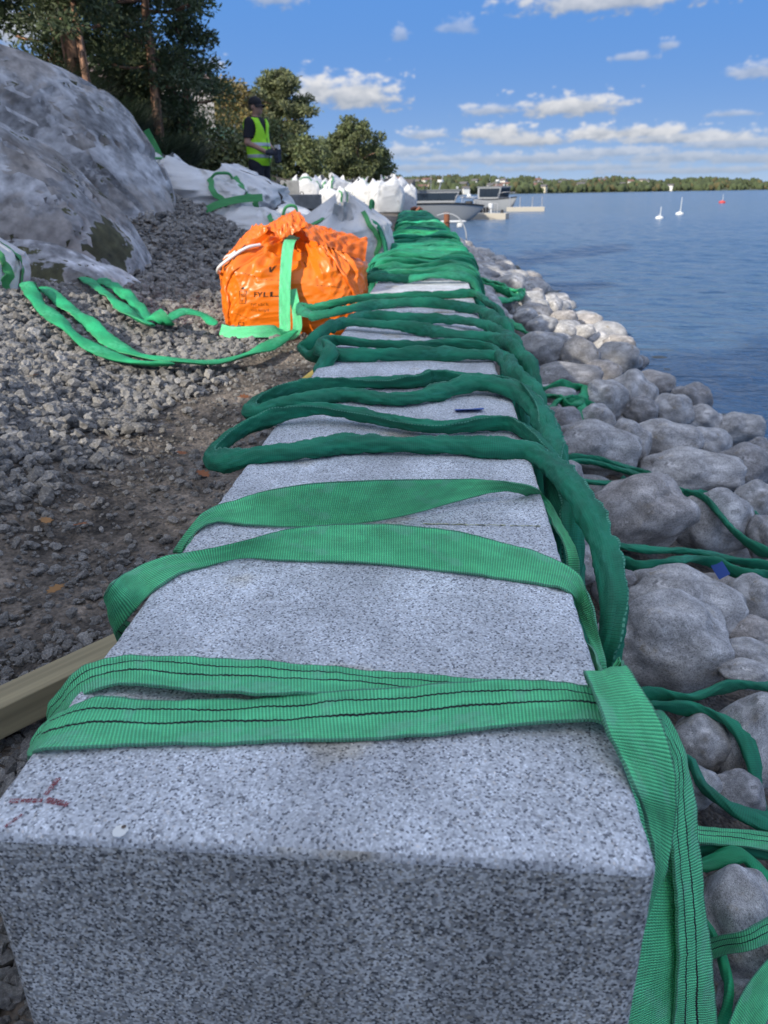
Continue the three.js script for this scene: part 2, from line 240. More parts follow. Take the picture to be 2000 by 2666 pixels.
// ---------- webbing and sling cloth ----------
const webPattern = (lined) => {
  const f = tileFbm(5, 5, lined ? 71 : 73);
  return dataTex(1024, 256, (i, j) => {
    const u = i / 1024, v = j / 255, rib = 0.5 + 0.5 * Math.sin(u * 2 * Math.PI * 56 + (j & 1 ? 0.6 : 0)), cross = 0.5 + 0.5 * Math.sin(v * Math.PI * 2 * 26);
    let s = 0.72 + 0.24 * rib + 0.05 * cross + f(u, v) * 0.10, edge = v < 0.028 || v > 0.972 ? 0.85 : 1;
    let c = [0.46 * s, 0.98 * s, 0.69 * s]; const worn = sstep(0.18, 0.5, f(u + 0.3, v * 0.5)); const grime = sstep(0.30, 0.6, f(u * 2 + 0.1, v + 0.6)); c = c.map((q, k) => lerp(lerp(q, [0.58, 0.84, 0.72][k], worn * 0.4), [0.40, 0.70, 0.50][k], grime * 0.25) * edge); if (edge < 1) c = [0.42 * s, 0.72 * s, 0.57 * s];
    if (lined) for (const [L, w] of [[0.24, 0.022], [0.53, 0.030]]) { const d = Math.abs(v - L + 0.006 * Math.sin(u * 2 * Math.PI * 30)); if (d < w * 0.72) c = [0.05, 0.09, 0.09].map((q) => q * (0.7 + 0.6 * rib)); }
    return c;
  });
};
const tWebLined = webPattern(true), tWebPlain = webPattern(false);
const tWebBump = dataTex(1024, 256, (i, j) => { const u = i / 1024, v = j / 255, a = 0.5 + 0.5 * Math.sin(u * 2 * Math.PI * 56 + (Math.floor(v * 40) & 1) * Math.PI * 0.4), b = 0.5 + 0.5 * Math.sin(v * Math.PI * 80); const s = a * 0.75 + b * 0.25; return [s, s, s]; }, false);
const tCloth = (() => { const f = tileFbm(6, 5, 81); return dataTex(512, 256, (i, j) => { const u = i / 512, v = j / 256, s = 0.86 + f(u, v) * 0.22 + 0.05 * Math.sin(u * Math.PI * 2 * 110); const w = sstep(0.22, 0.5, f(u * 1 + 0.5, v)); let c = [0.09 * s, 0.55 * s, 0.41 * s].map((q, k) => lerp(q, [0.22, 0.56, 0.47][k], w * 0.5)); const d = Math.abs(v - 0.5); if (d < 0.012 && (u * 64) % 1 < 0.6) c = [0.34, 0.60, 0.50]; return c; }); })();
const tClothB = tCloth.clone(); tClothB.colorSpace = THREE.NoColorSpace; tClothB.needsUpdate = true;
const tRib = dataTex(256, 64, (i, j) => { const s = 0.5 + 0.35 * Math.sin(i / 256 * Math.PI * 2 * 64) + 0.15 * Math.sin(j / 64 * Math.PI * 16); return [s, s, s]; }, false);
for (const t of [tWebLined, tWebPlain, tWebBump]) t.repeat.set(1 / 0.25, 1);
tCloth.repeat.set(1 / 0.55, 1); tRib.repeat.set(1 / 0.16, 4);
const sheen = { sheen: 0.12, sheenRoughness: 0.6 };
const phys = (rgb, rough, o) => new THREE.MeshPhysicalMaterial({ color: new THREE.Color().setRGB(...rgb), roughness: rough, side: THREE.DoubleSide, ...o });
M.web = phys([1, 1, 1], 0.62, { map: tWebLined, bumpMap: tWebBump, bumpScale: 0.003, ...sheen }); M.webPlain = phys([0.95, 1, 0.95], 0.62, { map: tWebPlain, bumpMap: tWebBump, bumpScale: 0.003, ...sheen });
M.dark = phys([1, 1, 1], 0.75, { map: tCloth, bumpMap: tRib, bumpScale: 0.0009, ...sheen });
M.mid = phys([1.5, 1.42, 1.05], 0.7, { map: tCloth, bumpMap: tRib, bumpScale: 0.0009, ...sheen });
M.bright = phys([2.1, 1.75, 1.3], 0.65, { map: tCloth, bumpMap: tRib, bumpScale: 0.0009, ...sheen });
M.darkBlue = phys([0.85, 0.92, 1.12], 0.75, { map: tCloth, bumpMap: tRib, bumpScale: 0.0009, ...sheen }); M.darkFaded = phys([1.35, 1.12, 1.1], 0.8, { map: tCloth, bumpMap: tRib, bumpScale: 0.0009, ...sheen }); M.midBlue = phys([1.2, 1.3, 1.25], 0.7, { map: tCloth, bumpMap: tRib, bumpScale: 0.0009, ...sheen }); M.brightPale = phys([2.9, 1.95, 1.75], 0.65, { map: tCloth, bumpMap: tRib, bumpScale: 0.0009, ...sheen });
M.tag = std([0.025, 0.08, 0.34], 0.6); M.tagWhite = std([0.7, 0.72, 0.75], 0.6);

const RIB = {"a": [[[-0.515,-0.38,-1.02],[-0.5,-0.38,-0.93]],[[-0.582,-0.11,-0.896],[-0.566,-0.12,-0.867]],[[-0.545,-0.045,-0.88],[-0.516,-0.05,-0.831]],[[-0.503,-0.005,-0.888],[-0.466,-0.0,-0.814]],[[-0.452,0.008,-0.894],[-0.419,0.016,-0.815]],[[-0.351,0.018,-0.883],[-0.325,0.022,-0.801]],[[-0.245,0.014,-0.884],[-0.226,0.02,-0.8]],[[-0.154,0.005,-0.887],[-0.142,0.014,-0.812]],[[-0.087,0.005,-0.881],[-0.082,0.008,-0.818]],[[0.01,0.005,-0.872],[0.01,0.005,-0.817]],[[0.092,0.005,-0.867],[0.088,0.005,-0.814]],[[0.166,0.005,-0.864],[0.159,0.005,-0.81]],[[0.222,0.005,-0.863],[0.217,0.005,-0.808]],[[0.245,-0.06,-1.06],[0.245,-0.06,-0.98]],[[0.25,-0.3,-1.04],[0.25,-0.3,-0.96]]],"b": [[[-0.5,-0.38,-0.88],[-0.49,-0.38,-0.79]],[[-0.537,-0.06,-0.777],[-0.519,-0.05,-0.737]],[[-0.519,-0.03,-0.791],[-0.494,-0.015,-0.709]],[[-0.469,0.012,-0.77],[-0.472,0.006,-0.694]],[[-0.435,0.022,-0.78],[-0.432,0.006,-0.7]],[[-0.37,0.016,-0.786],[-0.35,0.005,-0.711]],[[-0.275,0.012,-0.796],[-0.255,0.005,-0.719]],[[-0.192,0.01,-0.809],[-0.174,0.005,-0.728]],[[-0.107,0.016,-0.821],[-0.092,0.005,-0.736]],[[-0.021,0.02,-0.828],[-0.019,0.006,-0.744]],[[0.071,0.022,-0.843],[0.072,0.01,-0.76]],[[0.138,0.022,-0.844],[0.135,0.016,-0.765]],[[0.201,0.02,-0.839],[0.197,0.02,-0.769]],[[0.238,0.015,-0.83],[0.229,0.02,-0.749]],[[0.28,-0.03,-0.97],[0.28,-0.03,-0.88]],[[0.27,-0.3,-0.95],[0.27,-0.3,-0.86]]],"choke": [[[0.216,0.008,-0.804],[0.269,0.004,-0.817]],[[0.21,0.012,-0.837],[0.268,0.01,-0.856]],[[0.202,0.024,-0.852],[0.263,0.022,-0.874]],[[0.197,0.04,-0.838],[0.257,0.038,-0.86]],[[0.195,0.052,-0.81],[0.254,0.05,-0.832]],[[0.198,0.052,-0.767],[0.264,0.044,-0.788]],[[0.202,0.042,-0.721],[0.278,0.02,-0.747]],[[0.216,0.022,-0.704],[0.286,-0.01,-0.719]],[[0.228,0.004,-0.674],[0.287,-0.04,-0.708]],[[0.246,-0.042,-0.675],[0.29,-0.091,-0.71]],[[0.256,-0.083,-0.66],[0.286,-0.152,-0.7]],[[0.25,-0.3,-0.68],[0.29,-0.3,-0.74]],[[0.245,-0.55,-0.66],[0.28,-0.55,-0.72]]],"hang": [[[0.24,-0.02,-0.9],[0.275,-0.02,-0.97]],[[0.25,-0.12,-0.78],[0.374,-0.269,-0.88]],[[0.25,-0.2,-0.74],[0.37,-0.319,-0.84]],[[0.25,-0.3,-0.72],[0.367,-0.384,-0.8]],[[0.25,-0.42,-0.7],[0.367,-0.466,-0.78]],[[0.25,-0.6,-0.68],[0.371,-0.571,-0.76]]],"edge": [[[0.275,-0.01,-0.798],[0.283,-0.01,-0.831]],[[0.345,-0.129,-0.92],[0.36,-0.127,-0.97]],[[0.348,-0.143,-0.88],[0.379,-0.155,-0.94]],[[0.339,-0.178,-0.84],[0.386,-0.198,-0.9]],[[0.335,-0.225,-0.81],[0.394,-0.258,-0.87]],[[0.345,-0.29,-0.79],[0.407,-0.337,-0.85]],[[0.354,-0.384,-0.77],[0.421,-0.426,-0.82]],[[0.358,-0.458,-0.76],[0.43,-0.489,-0.8]],[[0.366,-0.577,-0.75],[0.455,-0.623,-0.79]]],"c": [[[-0.52,-0.36,-1.66],[-0.52,-0.36,-1.57]],[[-0.52,-0.12,-1.62],[-0.515,-0.12,-1.53]],[[-0.53,-0.045,-1.346],[-0.499,-0.03,-1.32]],[[-0.502,-0.005,-1.354],[-0.474,0.004,-1.34]],[[-0.475,0.02,-1.402],[-0.444,0.006,-1.383]],[[-0.41,0.032,-1.45],[-0.384,0.005,-1.373]],[[-0.27,0.084,-1.401],[-0.278,0.004,-1.368]],[[-0.132,0.087,-1.423],[-0.159,0.004,-1.389]],[[-0.02,0.07,-1.478],[-0.057,0.006,-1.434]],[[0.079,0.046,-1.545],[0.049,0.012,-1.499]],[[0.159,0.044,-1.539],[0.151,0.02,-1.545]],[[0.21,0.03,-1.549],[0.194,0.004,-1.568]],[[0.262,-0.041,-1.639],[0.24,-0.039,-1.607]],[[0.27,-0.03,-1.464],[0.245,-0.015,-1.43]],[[0.28,-0.045,-1.333],[0.255,-0.036,-1.314]],[[0.29,-0.4,-1.42],[0.26,-0.4,-1.36]]],"d": [[[-0.545,-0.3,-1.36],[-0.545,-0.3,-1.26]],[[-0.534,0.023,-1.037],[-0.534,-0.06,-1.058]],[[-0.513,0.053,-1.027],[-0.503,-0.02,-1.071]],[[-0.538,0.007,-1.162],[-0.473,0.002,-1.106]],[[-0.499,0.012,-1.208],[-0.443,0.004,-1.166]],[[-0.423,0.022,-1.22],[-0.408,0.004,-1.192]],[[-0.348,0.036,-1.237],[-0.356,0.004,-1.223]],[[-0.277,0.042,-1.272],[-0.278,0.004,-1.219]],[[-0.192,0.045,-1.292],[-0.184,0.004,-1.217]],[[-0.094,0.052,-1.281],[-0.09,0.004,-1.21]],[[0.017,0.054,-1.259],[0.018,0.004,-1.189]],[[0.126,0.035,-1.245],[0.114,0.004,-1.166]],[[0.209,0.014,-1.23],[0.19,0.004,-1.145]],[[0.246,0.004,-1.203],[0.222,0.004,-1.127]],[[0.262,-0.013,-1.123],[0.25,-0.047,-1.152]],[[0.27,-0.05,-1.066],[0.252,-0.054,-1.059]],[[0.275,-0.076,-1.027],[0.255,-0.058,-0.999]],[[0.28,-0.42,-1.2],[0.26,-0.42,-1.13]]]};
const TUB = {"loop": [[0.36,-0.55,-1.22],[0.302,-0.102,-1.12],[0.313,-0.048,-1.17],[0.32,-0.018,-1.27],[0.317,-0.001,-1.4],[0.299,0.018,-1.55],[0.275,0.012,-1.74],[0.232,0.012,-1.836],[0.138,0.022,-1.83],[0.068,0.022,-1.846],[-0.11,0.024,-1.855],[-0.241,0.024,-1.847],[-0.341,0.024,-1.795],[-0.422,0.02,-1.782],[-0.51,-0.005,-1.795],[-0.581,-0.03,-1.857],[-0.616,-0.035,-1.921],[-0.599,-0.02,-1.995],[-0.535,0.01,-2.06],[-0.449,0.03,-2.108],[-0.345,0.04,-2.145],[-0.232,0.032,-2.116],[-0.108,0.026,-2.053],[0.009,0.026,-2.01],[0.125,0.026,-2.044],[0.197,0.024,-2.053],[0.247,0.016,-1.98],[0.277,0.007,-1.9],[0.304,-0.015,-1.8],[0.319,-0.046,-1.66],[0.31,-0.091,-1.55],[0.33,-0.5,-1.5]],"loop2": [[0.3,-0.5,-1.72],[0.303,-0.117,-1.66],[0.296,-0.062,-1.76],[0.303,-0.019,-1.9],[0.305,0.005,-2.12],[0.283,0.017,-2.32],[0.234,0.03,-2.423],[0.147,0.036,-2.487],[0.07,0.03,-2.458],[-0.02,0.024,-2.375],[-0.137,0.022,-2.328],[-0.304,0.024,-2.377],[-0.415,0.024,-2.315],[-0.501,0.012,-2.296],[-0.567,-0.01,-2.282],[-0.612,-0.02,-2.362],[-0.588,-0.01,-2.408],[-0.517,0.012,-2.453],[-0.383,0.022,-2.505],[-0.229,0.024,-2.546],[-0.062,0.026,-2.568],[-0.023,0.03,-2.6],[0.089,0.03,-2.594],[0.212,0.03,-2.533],[0.28,0.026,-2.44],[0.31,0.018,-2.25],[0.328,-0.011,-2.06],[0.36,-0.2,-1.85],[0.4,-0.55,-1.7]],"third": [[0.36,-0.5,-2.1],[0.319,0.014,-2.32],[0.301,0.03,-2.5],[0.271,0.037,-2.68],[0.24,0.02,-3.033],[0.102,0.024,-3.041],[-0.084,0.024,-3.069],[-0.271,0.024,-3.04],[-0.384,0.024,-3.04],[-0.472,0.02,-3.129],[-0.503,0.03,-3.21],[-0.458,0.03,-3.32],[-0.291,0.024,-3.275],[-0.128,0.024,-3.21],[0.029,0.024,-3.274],[0.147,0.024,-3.241],[0.222,0.02,-3.19],[0.262,0.018,-2.85],[0.287,-0.005,-2.65],[0.34,-0.3,-2.45],[0.36,-0.55,-2.4]],"fourth": [[0.36,-0.5,-2.4],[0.345,0.022,-2.75],[0.328,0.033,-2.95],[0.298,0.041,-3.2],[0.238,0.02,-3.454],[0.072,0.026,-3.493],[-0.102,0.03,-3.677],[-0.285,0.032,-3.751],[-0.477,0.03,-3.824],[-0.548,0.02,-3.663],[-0.608,-0.03,-3.572],[-0.641,-0.05,-3.585],[-0.576,-0.06,-3.414],[-0.492,0.02,-3.264],[-0.431,0.04,-3.005],[-0.451,0.005,-2.95],[-0.478,-0.026,-2.9]],"fourthb": [[0.34,-0.5,-2.9],[0.349,0.004,-3.35],[0.297,0.016,-3.55],[0.223,0.03,-3.756],[0.033,0.026,-3.963],[-0.209,0.026,-4.031],[-0.361,0.026,-4.099],[-0.476,0.02,-4.012]],"fifth": [[0.34,-0.5,-3.3],[0.334,0.007,-3.6],[0.292,0.027,-3.95],[0.228,0.02,-4.338],[0.115,0.026,-4.447],[-0.128,0.028,-4.598],[-0.342,0.026,-4.519],[-0.511,0.024,-4.327],[-0.675,-0.01,-4.354],[-0.831,-0.04,-4.718],[-0.908,-0.05,-5.045],[-0.731,-0.02,-4.732],[-0.555,0.026,-4.713],[-0.339,0.028,-4.868],[-0.137,0.028,-4.907],[0.097,0.026,-4.962],[0.216,0.026,-5.005],[0.295,0.018,-4.6],[0.348,-0.015,-4.2],[0.36,-0.4,-3.9]]};
const TAIL = {"t1a": [[0.655,-0.802,-4.027],[0.836,-0.793,-4.119],[1.021,-0.836,-4.12],[1.222,-0.862,-3.987],[1.347,-0.881,-3.732],[1.424,-0.899,-3.535],[1.483,-0.922,-3.318],[1.586,-0.956,-3.243]],"t1b": [[0.711,-0.794,-4.152],[0.888,-0.805,-4.189],[1.067,-0.846,-4.207],[1.234,-0.865,-4.031],[1.308,-0.872,-3.807],[1.511,-0.919,-3.932],[1.631,-0.946,-3.91],[1.677,-0.967,-3.731],[1.74,-0.991,-3.556]],"t1c": [[0.731,-0.899,-4.145],[0.815,-0.858,-3.963],[0.971,-0.874,-3.982],[1.137,-0.992,-4.331]],"t2a": [[0.749,-0.863,-3.214],[0.78,-0.79,-2.997],[0.915,-0.801,-2.984],[1.136,-0.842,-3.055],[1.345,-0.89,-3.065],[1.543,-0.936,-3.095]],"t2b": [[0.739,-0.881,-3.152],[0.765,-0.807,-2.917],[0.821,-0.79,-2.796],[0.96,-0.802,-2.864],[1.111,-0.836,-2.974],[1.213,-0.86,-2.981],[1.295,-0.879,-2.931],[1.52,-0.941,-3.037]],"t3a": [[0.578,-0.714,-1.832],[0.668,-0.735,-1.864],[0.755,-0.755,-1.882],[0.848,-0.766,-1.939],[0.947,-0.789,-1.999],[1.101,-0.834,-2.05]],"t3b": [[0.596,-0.718,-1.796],[0.675,-0.726,-1.798],[0.763,-0.737,-1.791],[0.819,-0.729,-1.734],[0.842,-0.745,-1.684],[0.851,-0.797,-1.619],[0.865,-0.88,-1.575],[0.849,-0.906,-1.477]],"t4": [[0.667,-0.784,-1.613],[0.669,-0.755,-1.517],[0.698,-0.742,-1.443],[0.751,-0.744,-1.408],[0.825,-0.761,-1.401]],"t5": [[0.588,-0.766,-1.316],[0.65,-0.761,-1.322],[0.709,-0.774,-1.338],[0.806,-0.796,-1.339]],"t6": [[0.563,-0.74,-1.243],[0.616,-0.733,-1.261],[0.663,-0.723,-1.273],[0.696,-0.731,-1.279],[0.718,-0.756,-1.26],[0.776,-0.79,-1.268]],"t7": [[0.539,-0.735,-1.134],[0.55,-0.718,-1.079],[0.559,-0.74,-1.028],[0.552,-0.758,-0.969],[0.522,-0.781,-0.899]],"t8a": [[0.646,-0.78,-5.604],[0.873,-0.792,-5.758],[1.088,-0.821,-5.987],[1.183,-0.853,-6.058],[1.016,-0.825,-5.538],[0.919,-0.782,-5.482]],"t8b": [[0.668,-0.785,-5.486],[0.863,-0.78,-5.566],[0.94,-0.787,-5.292],[1.074,-0.828,-5.579],[1.078,-0.839,-5.462],[0.978,-0.856,-5.096]],"t8c": [[0.691,-0.79,-4.973],[0.8,-0.775,-5.217],[0.939,-0.787,-5.5],[1.113,-0.847,-5.598],[1.244,-0.917,-5.623]],"t9a": [[0.644,-0.729,-7.104],[0.724,-0.718,-6.825],[0.747,-0.723,-6.452],[0.784,-0.771,-6.402]],"t9b": [[0.638,-0.728,-6.772],[0.688,-0.719,-6.53],[0.728,-0.758,-6.434]],"t10a": [[0.726,-0.748,-13.377],[0.967,-0.753,-12.915],[1.165,-0.799,-12.163],[1.365,-0.865,-12.848],[1.163,-0.848,-11.725],[0.795,-0.764,-10.909],[0.527,-0.702,-10.724]],"t10b": [[0.639,-0.698,-12.41],[0.939,-0.747,-12.02],[1.164,-0.819,-11.756]],"t11": [[0.846,-0.776,-9.226],[0.942,-0.798,-8.539],[1.038,-0.85,-8.459]]};
const TAILF = {"f5": [[[0.579,-0.714,-1.346],[0.565,-0.711,-1.298]],[[0.63,-0.716,-1.342],[0.612,-0.712,-1.29]],[[0.694,-0.721,-1.347],[0.679,-0.727,-1.303]],[[0.813,-0.758,-1.374],[0.795,-0.764,-1.325]]],"f7a": [[[0.523,-0.751,-1.074],[0.531,-0.773,-1.046]],[[0.548,-0.677,-1.038],[0.555,-0.699,-1.015]],[[0.575,-0.633,-1.015],[0.579,-0.664,-0.997]],[[0.617,-0.623,-1.033],[0.621,-0.654,-1.007]],[[0.717,-0.666,-1.114],[0.715,-0.685,-1.069]]],"f7b": [[[0.703,-0.743,-1.088],[0.711,-0.744,-1.022]],[[0.613,-0.712,-1.002],[0.641,-0.729,-0.962]],[[0.558,-0.709,-0.944],[0.584,-0.725,-0.899]],[[0.508,-0.728,-0.881],[0.55,-0.758,-0.856]]]};
const STONES = [[1.289,-0.922,-13.961,0.241,0.227,1],[1.129,-0.881,-10.089,0.15,0.115,1],[1.271,-0.916,-9.529,0.197,0.128,0],[1.445,-0.953,-11.51,0.178,0.118,0],[1.757,-1.026,-12.036,0.136,0.153,1],[1.553,-0.978,-9.546,0.131,0.099,1],[1.73,-1.018,-10.853,0.179,0.112,3],[1.87,-1.049,-9.972,0.128,0.093,1],[1.084,-0.881,-7.889,0.246,0.181,0],[1.301,-0.919,-8.608,0.198,0.081,1],[1.439,-0.964,-7.803,0.187,0.203,2],[1.557,-0.985,-7.226,0.167,0.129,3],[1.965,-1.082,-8.386,0.227,0.175,0],[2.283,-1.144,-9.753,0.173,0.091,3],[2.232,-1.132,-8.46,0.08,0.075,2],[1.11,-0.881,-6.627,0.288,0.112,2],[0.696,-0.782,-6.069,0.075,0.11,0],[1.684,-1.024,-6.512,0.185,0.199,1],[2.105,-1.109,-7.362,0.202,0.116,3],[2.35,-1.169,-6.976,0.177,0.14,2],[1.929,-1.076,-6.185,0.158,0.151,0],[2.166,-1.125,-6.168,0.152,0.112,1],[1.332,-0.941,-6.024,0.185,0.16,0],[1.63,-1.002,-5.958,0.127,0.108,2],[0.884,-0.824,-5.812,0.168,0.062,1],[0.834,-0.823,-4.961,0.134,0.113,2],[1.128,-0.89,-5.237,0.113,0.135,0],[1.258,-0.92,-4.849,0.111,0.153,0],[1.635,-1.008,-5.21,0.213,0.129,1],[1.972,-1.082,-5.376,0.168,0.114,1],[2.442,-1.191,-6.075,0.182,0.136,0],[2.396,-1.173,-5.553,0.09,0.075,2],[0.991,-0.869,-4.567,0.237,0.158,0],[1.582,-1.0,-4.515,0.266,0.133,1],[2.086,-1.118,-4.92,0.192,0.16,2],[1.019,-0.886,-3.583,0.238,0.171,3],[1.45,-0.98,-3.713,0.173,0.161,0],[1.847,-1.059,-4.166,0.12,0.12,0],[0.71,-0.791,-3.885,0.073,0.073,0],[0.602,-0.77,-3.057,0.074,0.095,0],[0.586,-0.768,-2.755,0.074,0.074,1],[1.648,-1.005,-3.593,0.069,0.106,2],[0.753,-0.795,-2.693,0.041,0.035,2],[0.958,-0.875,-2.623,0.198,0.143,1],[1.323,-0.942,-2.813,0.104,0.098,0],[1.189,-0.901,-2.486,0.094,0.056,3],[0.831,-0.857,-2.343,0.198,0.163,1],[1.094,-0.876,-2.306,0.091,0.043,0],[1.049,-0.867,-2.175,0.087,0.043,1],[0.752,-0.812,-1.749,0.071,0.074,1],[0.891,-0.851,-1.792,0.093,0.151,0],[0.679,-0.788,-1.548,0.052,0.049,0],[0.643,-0.795,-1.158,0.075,0.104,1],[0.584,-0.766,-0.963,0.045,0.04,2],[0.781,-0.814,-1.562,0.067,0.056,2],[0.686,-0.785,-1.131,0.034,0.056,0]];

// flat webbing between two traced edges: face A on top, face B below
function ribbon(pairs, th = 0.005, flip = false, step = 0.012) {
  const e0 = new THREE.CatmullRomCurve3(pairs.map((p) => V(...p[0])), false, 'centripetal'), e1 = new THREE.CatmullRomCurve3(pairs.map((p) => V(...p[1])), false, 'centripetal');
  const L = (e0.getLength() + e1.getLength()) / 2, N = Math.max(12, Math.round(L / step)), K = 8, m = pairs.length - 1, rowsP = [], len = [0];
  for (let i = 0; i <= N; i++) { const t = i / N, a = e0.getPoint(t), b = e1.getPoint(t); rowsP.push([a, b]); if (i) len.push(len[i - 1] + (a.distanceTo(rowsP[i - 1][0]) + b.distanceTo(rowsP[i - 1][1])) / 2); }
  const nrm = rowsP.map(([a, b], i) => { const q = rowsP[Math.min(N, i + 1)], p = rowsP[Math.max(0, i - 1)], t = V().addVectors(q[0], q[1]).sub(p[0]).sub(p[1]), w = V().subVectors(b, a); return w.cross(t).normalize(); });
  const sgn = flip ? -1 : 1, pt = (i, k, s) => { const [a, b] = rowsP[i], t = k / K, v = V().lerpVectors(a, b, t), w = 0.0022 * n2(len[i] * 9 + m, t * 1.6 + m * 3) + 0.0012 * n2(len[i] * 31, t * 3); return v.addScaledVector(nrm[i], sgn * (w + s * th / 2)); };
  const sheet = (s, o) => { const g = grid(K, N, (u, v, i, j) => pt(j, i, s).toArray()), uv = g.attributes.uv; for (let j = 0; j <= N; j++) for (let i = 0; i <= K; i++) uv.setXY(j * (K + 1) + i, len[j] + o, i / K); return g; };
  const side = (k) => { const g = grid(1, N, (u, v, i, j) => pt(j, k, i ? 1 : -1).toArray()), uv = g.attributes.uv; for (let j = 0; j <= N; j++) for (let i = 0; i < 2; i++) uv.setXY(j * 2 + i, len[j], 0.01); return g; };
  const g = mergeGeometries([mergeGeometries([sheet(1, 0), side(0), side(K)]), sheet(-1, 0.1)], true); return g;
}
// padded round sling: flattened tube with a sewn seam along one side, lumps and slight twists
function slingTube(pts, o = {}) {
  const { r = 0.024, flat = 0.72, seed = 1, step = 0.014, rad = 18, twist = 0.6, seam = 0.3, roll = 0.7, lump = 1 } = o, c = new THREE.CatmullRomCurve3(pts.map((p) => V(...p)), false, 'centripetal'), L = c.getLength(), N = Math.max(8, Math.round(L / step));
  const P = c.getSpacedPoints(N), T = P.map((p, i) => V().subVectors(P[Math.min(N, i + 1)], P[Math.max(0, i - 1)]).normalize());
  let side = V().crossVectors(T[0], V(0, 1, 0)); if (side.length() < 0.2) side = V(0, 0, 1); side.normalize(); const S = [];
  for (let i = 0; i <= N; i++) { const up = V().crossVectors(T[i], V(0, 1, 0)), q = side.clone().addScaledVector(T[i], -side.dot(T[i])).normalize(); if (up.length() > 0.35) { up.normalize(); if (up.dot(q) < 0) up.negate(); q.lerp(up, 0.25).normalize(); } side = q; S.push(q.clone()); }
  const g = grid(rad, N, (u, v, i, j) => {
    const l = v * L, s = S[j], n = V().crossVectors(s, T[j]).normalize(), cap = Math.min(1, Math.min(j, N - j) / 2 + 0.25), tw = roll + twist * n2(l * 2.1 + seed * 7, seed);
    let a = u * Math.PI * 2, rr = r * (1 + lump * 0.16 * n2(l * 7 + seed, seed * 3.1) + lump * 0.18 * n3(l * 16, Math.cos(a) * 1.6 + seed, Math.sin(a) * 1.6) + 0.08 * (1 - 2 * Math.abs(n3(l * 38, Math.cos(a) * 1.2, Math.sin(a) * 1.2 + seed)))) * cap;
    const ds = Math.abs(((u - 0.5 + 1.5) % 1) - 0.5); const fin = seam * Math.exp(-((ds / 0.045) ** 2));
    const X = Math.cos(a + tw * 0) * rr * (1.08 + fin), Y = Math.sin(a) * rr * flat, ct = Math.cos(tw), st = Math.sin(tw), x = X * ct - Y * st, y = X * st + Y * ct;
    return P[j].clone().addScaledVector(s, x).addScaledVector(n, y).toArray();
  }, true), uv = g.attributes.uv;
  for (let j = 0; j <= N; j++) for (let i = 0; i <= rad; i++) uv.setXY(j * (rad + 1) + i, j / N * L + seed * 0.37, i / rad);
  return g;
}
function tagGeo(w, l) { return displaced(new THREE.BoxGeometry(w, 0.0015, l, 4, 1, 6), (v) => { v.y += 0.006 * Math.sin(v.z / l * 3 + v.x / w); }); }

// --- nearest sling: doubled flat webbing choked over the near block
{
  const s = thing('webbing_sling', 'bright green webbing sling with black lines, doubled over the near block and choked at right', 'sling', [0, 0, 0], 0, 'green lifting slings on the wall');
  mesh('strap', ribbon(RIB.a, 0.0035), [M.web, M.webPlain], s); mesh('strap', ribbon(RIB.b, 0.0035), [M.web, M.webPlain], s);
  mesh('choker_loop', ribbon(RIB.choke, 0.0045), [M.web, M.webPlain], s).userData.label = 'ribbed strap end looped over the stone edge';
  mesh('hanging_strap', ribbon(RIB.hang, 0.004), [M.webPlain, M.webPlain], s); mesh('hanging_strap', ribbon(RIB.edge, 0.004), [M.webPlain, M.web], s);
}
{
  const s = thing('webbing_sling', 'bright green flat webbing sling lying in two slack twisted runs over the nearest block', 'sling', [0, 0, 0], 0, 'green lifting slings on the wall');
  mesh('strap', ribbon(RIB.c, 0.0035), [M.webPlain, M.web], s); mesh('strap', ribbon(RIB.d, 0.0035), [M.webPlain, M.web], s);
}
// --- dark padded slings
function darkSling(label, parts, mat, tags = []) {
  const s = thing('round_sling', label, 'sling', [0, 0, 0], 0, 'green lifting slings on the wall');
  parts.forEach(([pts, o], i) => mesh('sling_run', slingTube(pts, o), mat, s)); for (const [p, ry, rz, w, l] of tags) { const t = mesh('tag', tagGeo(w, l), M.tag, s); t.position.set(...p); t.rotation.set(0.05, ry, rz); t.userData.label = 'blue label tag'; } return s;
}
darkSling('dark green padded sling whose loop overhangs the left edge of the wall', [[TUB.loop, { r: 0.022, flat: 0.85, seed: 2.3, rad: 26, step: 0.008, seam: 0.45 }]], M.dark, []);
darkSling('dark green padded sling with a joint sleeve and blue tag behind the overhanging loop', [[TUB.loop2, { r: 0.024, flat: 0.8, seed: 5.1, rad: 24, step: 0.009, seam: 0.45 }]], M.dark, [[[0.10, 0.006, -2.27], 0.1, 0, 0.085, 0.04]]);
darkSling('dark green padded sling in two runs with a gap of stone before it', [[TUB.third, { r: 0.024, flat: 0.75, seed: 8.7, seam: 0.45 }]], M.dark);
darkSling('dark green padded sling knotted at the left wall edge, one end hanging down', [[TUB.fourth, { r: 0.025, seed: 3.9, seam: 0.45 }], [TUB.fourthb, { r: 0.023, seed: 6.2, seam: 0.45 }]], M.dark);
darkSling('dark green padded sling whose loop reaches left towards the orange bag', [[TUB.fifth, { r: 0.026, seed: 4.4, seam: 0.45 }]], M.dark);
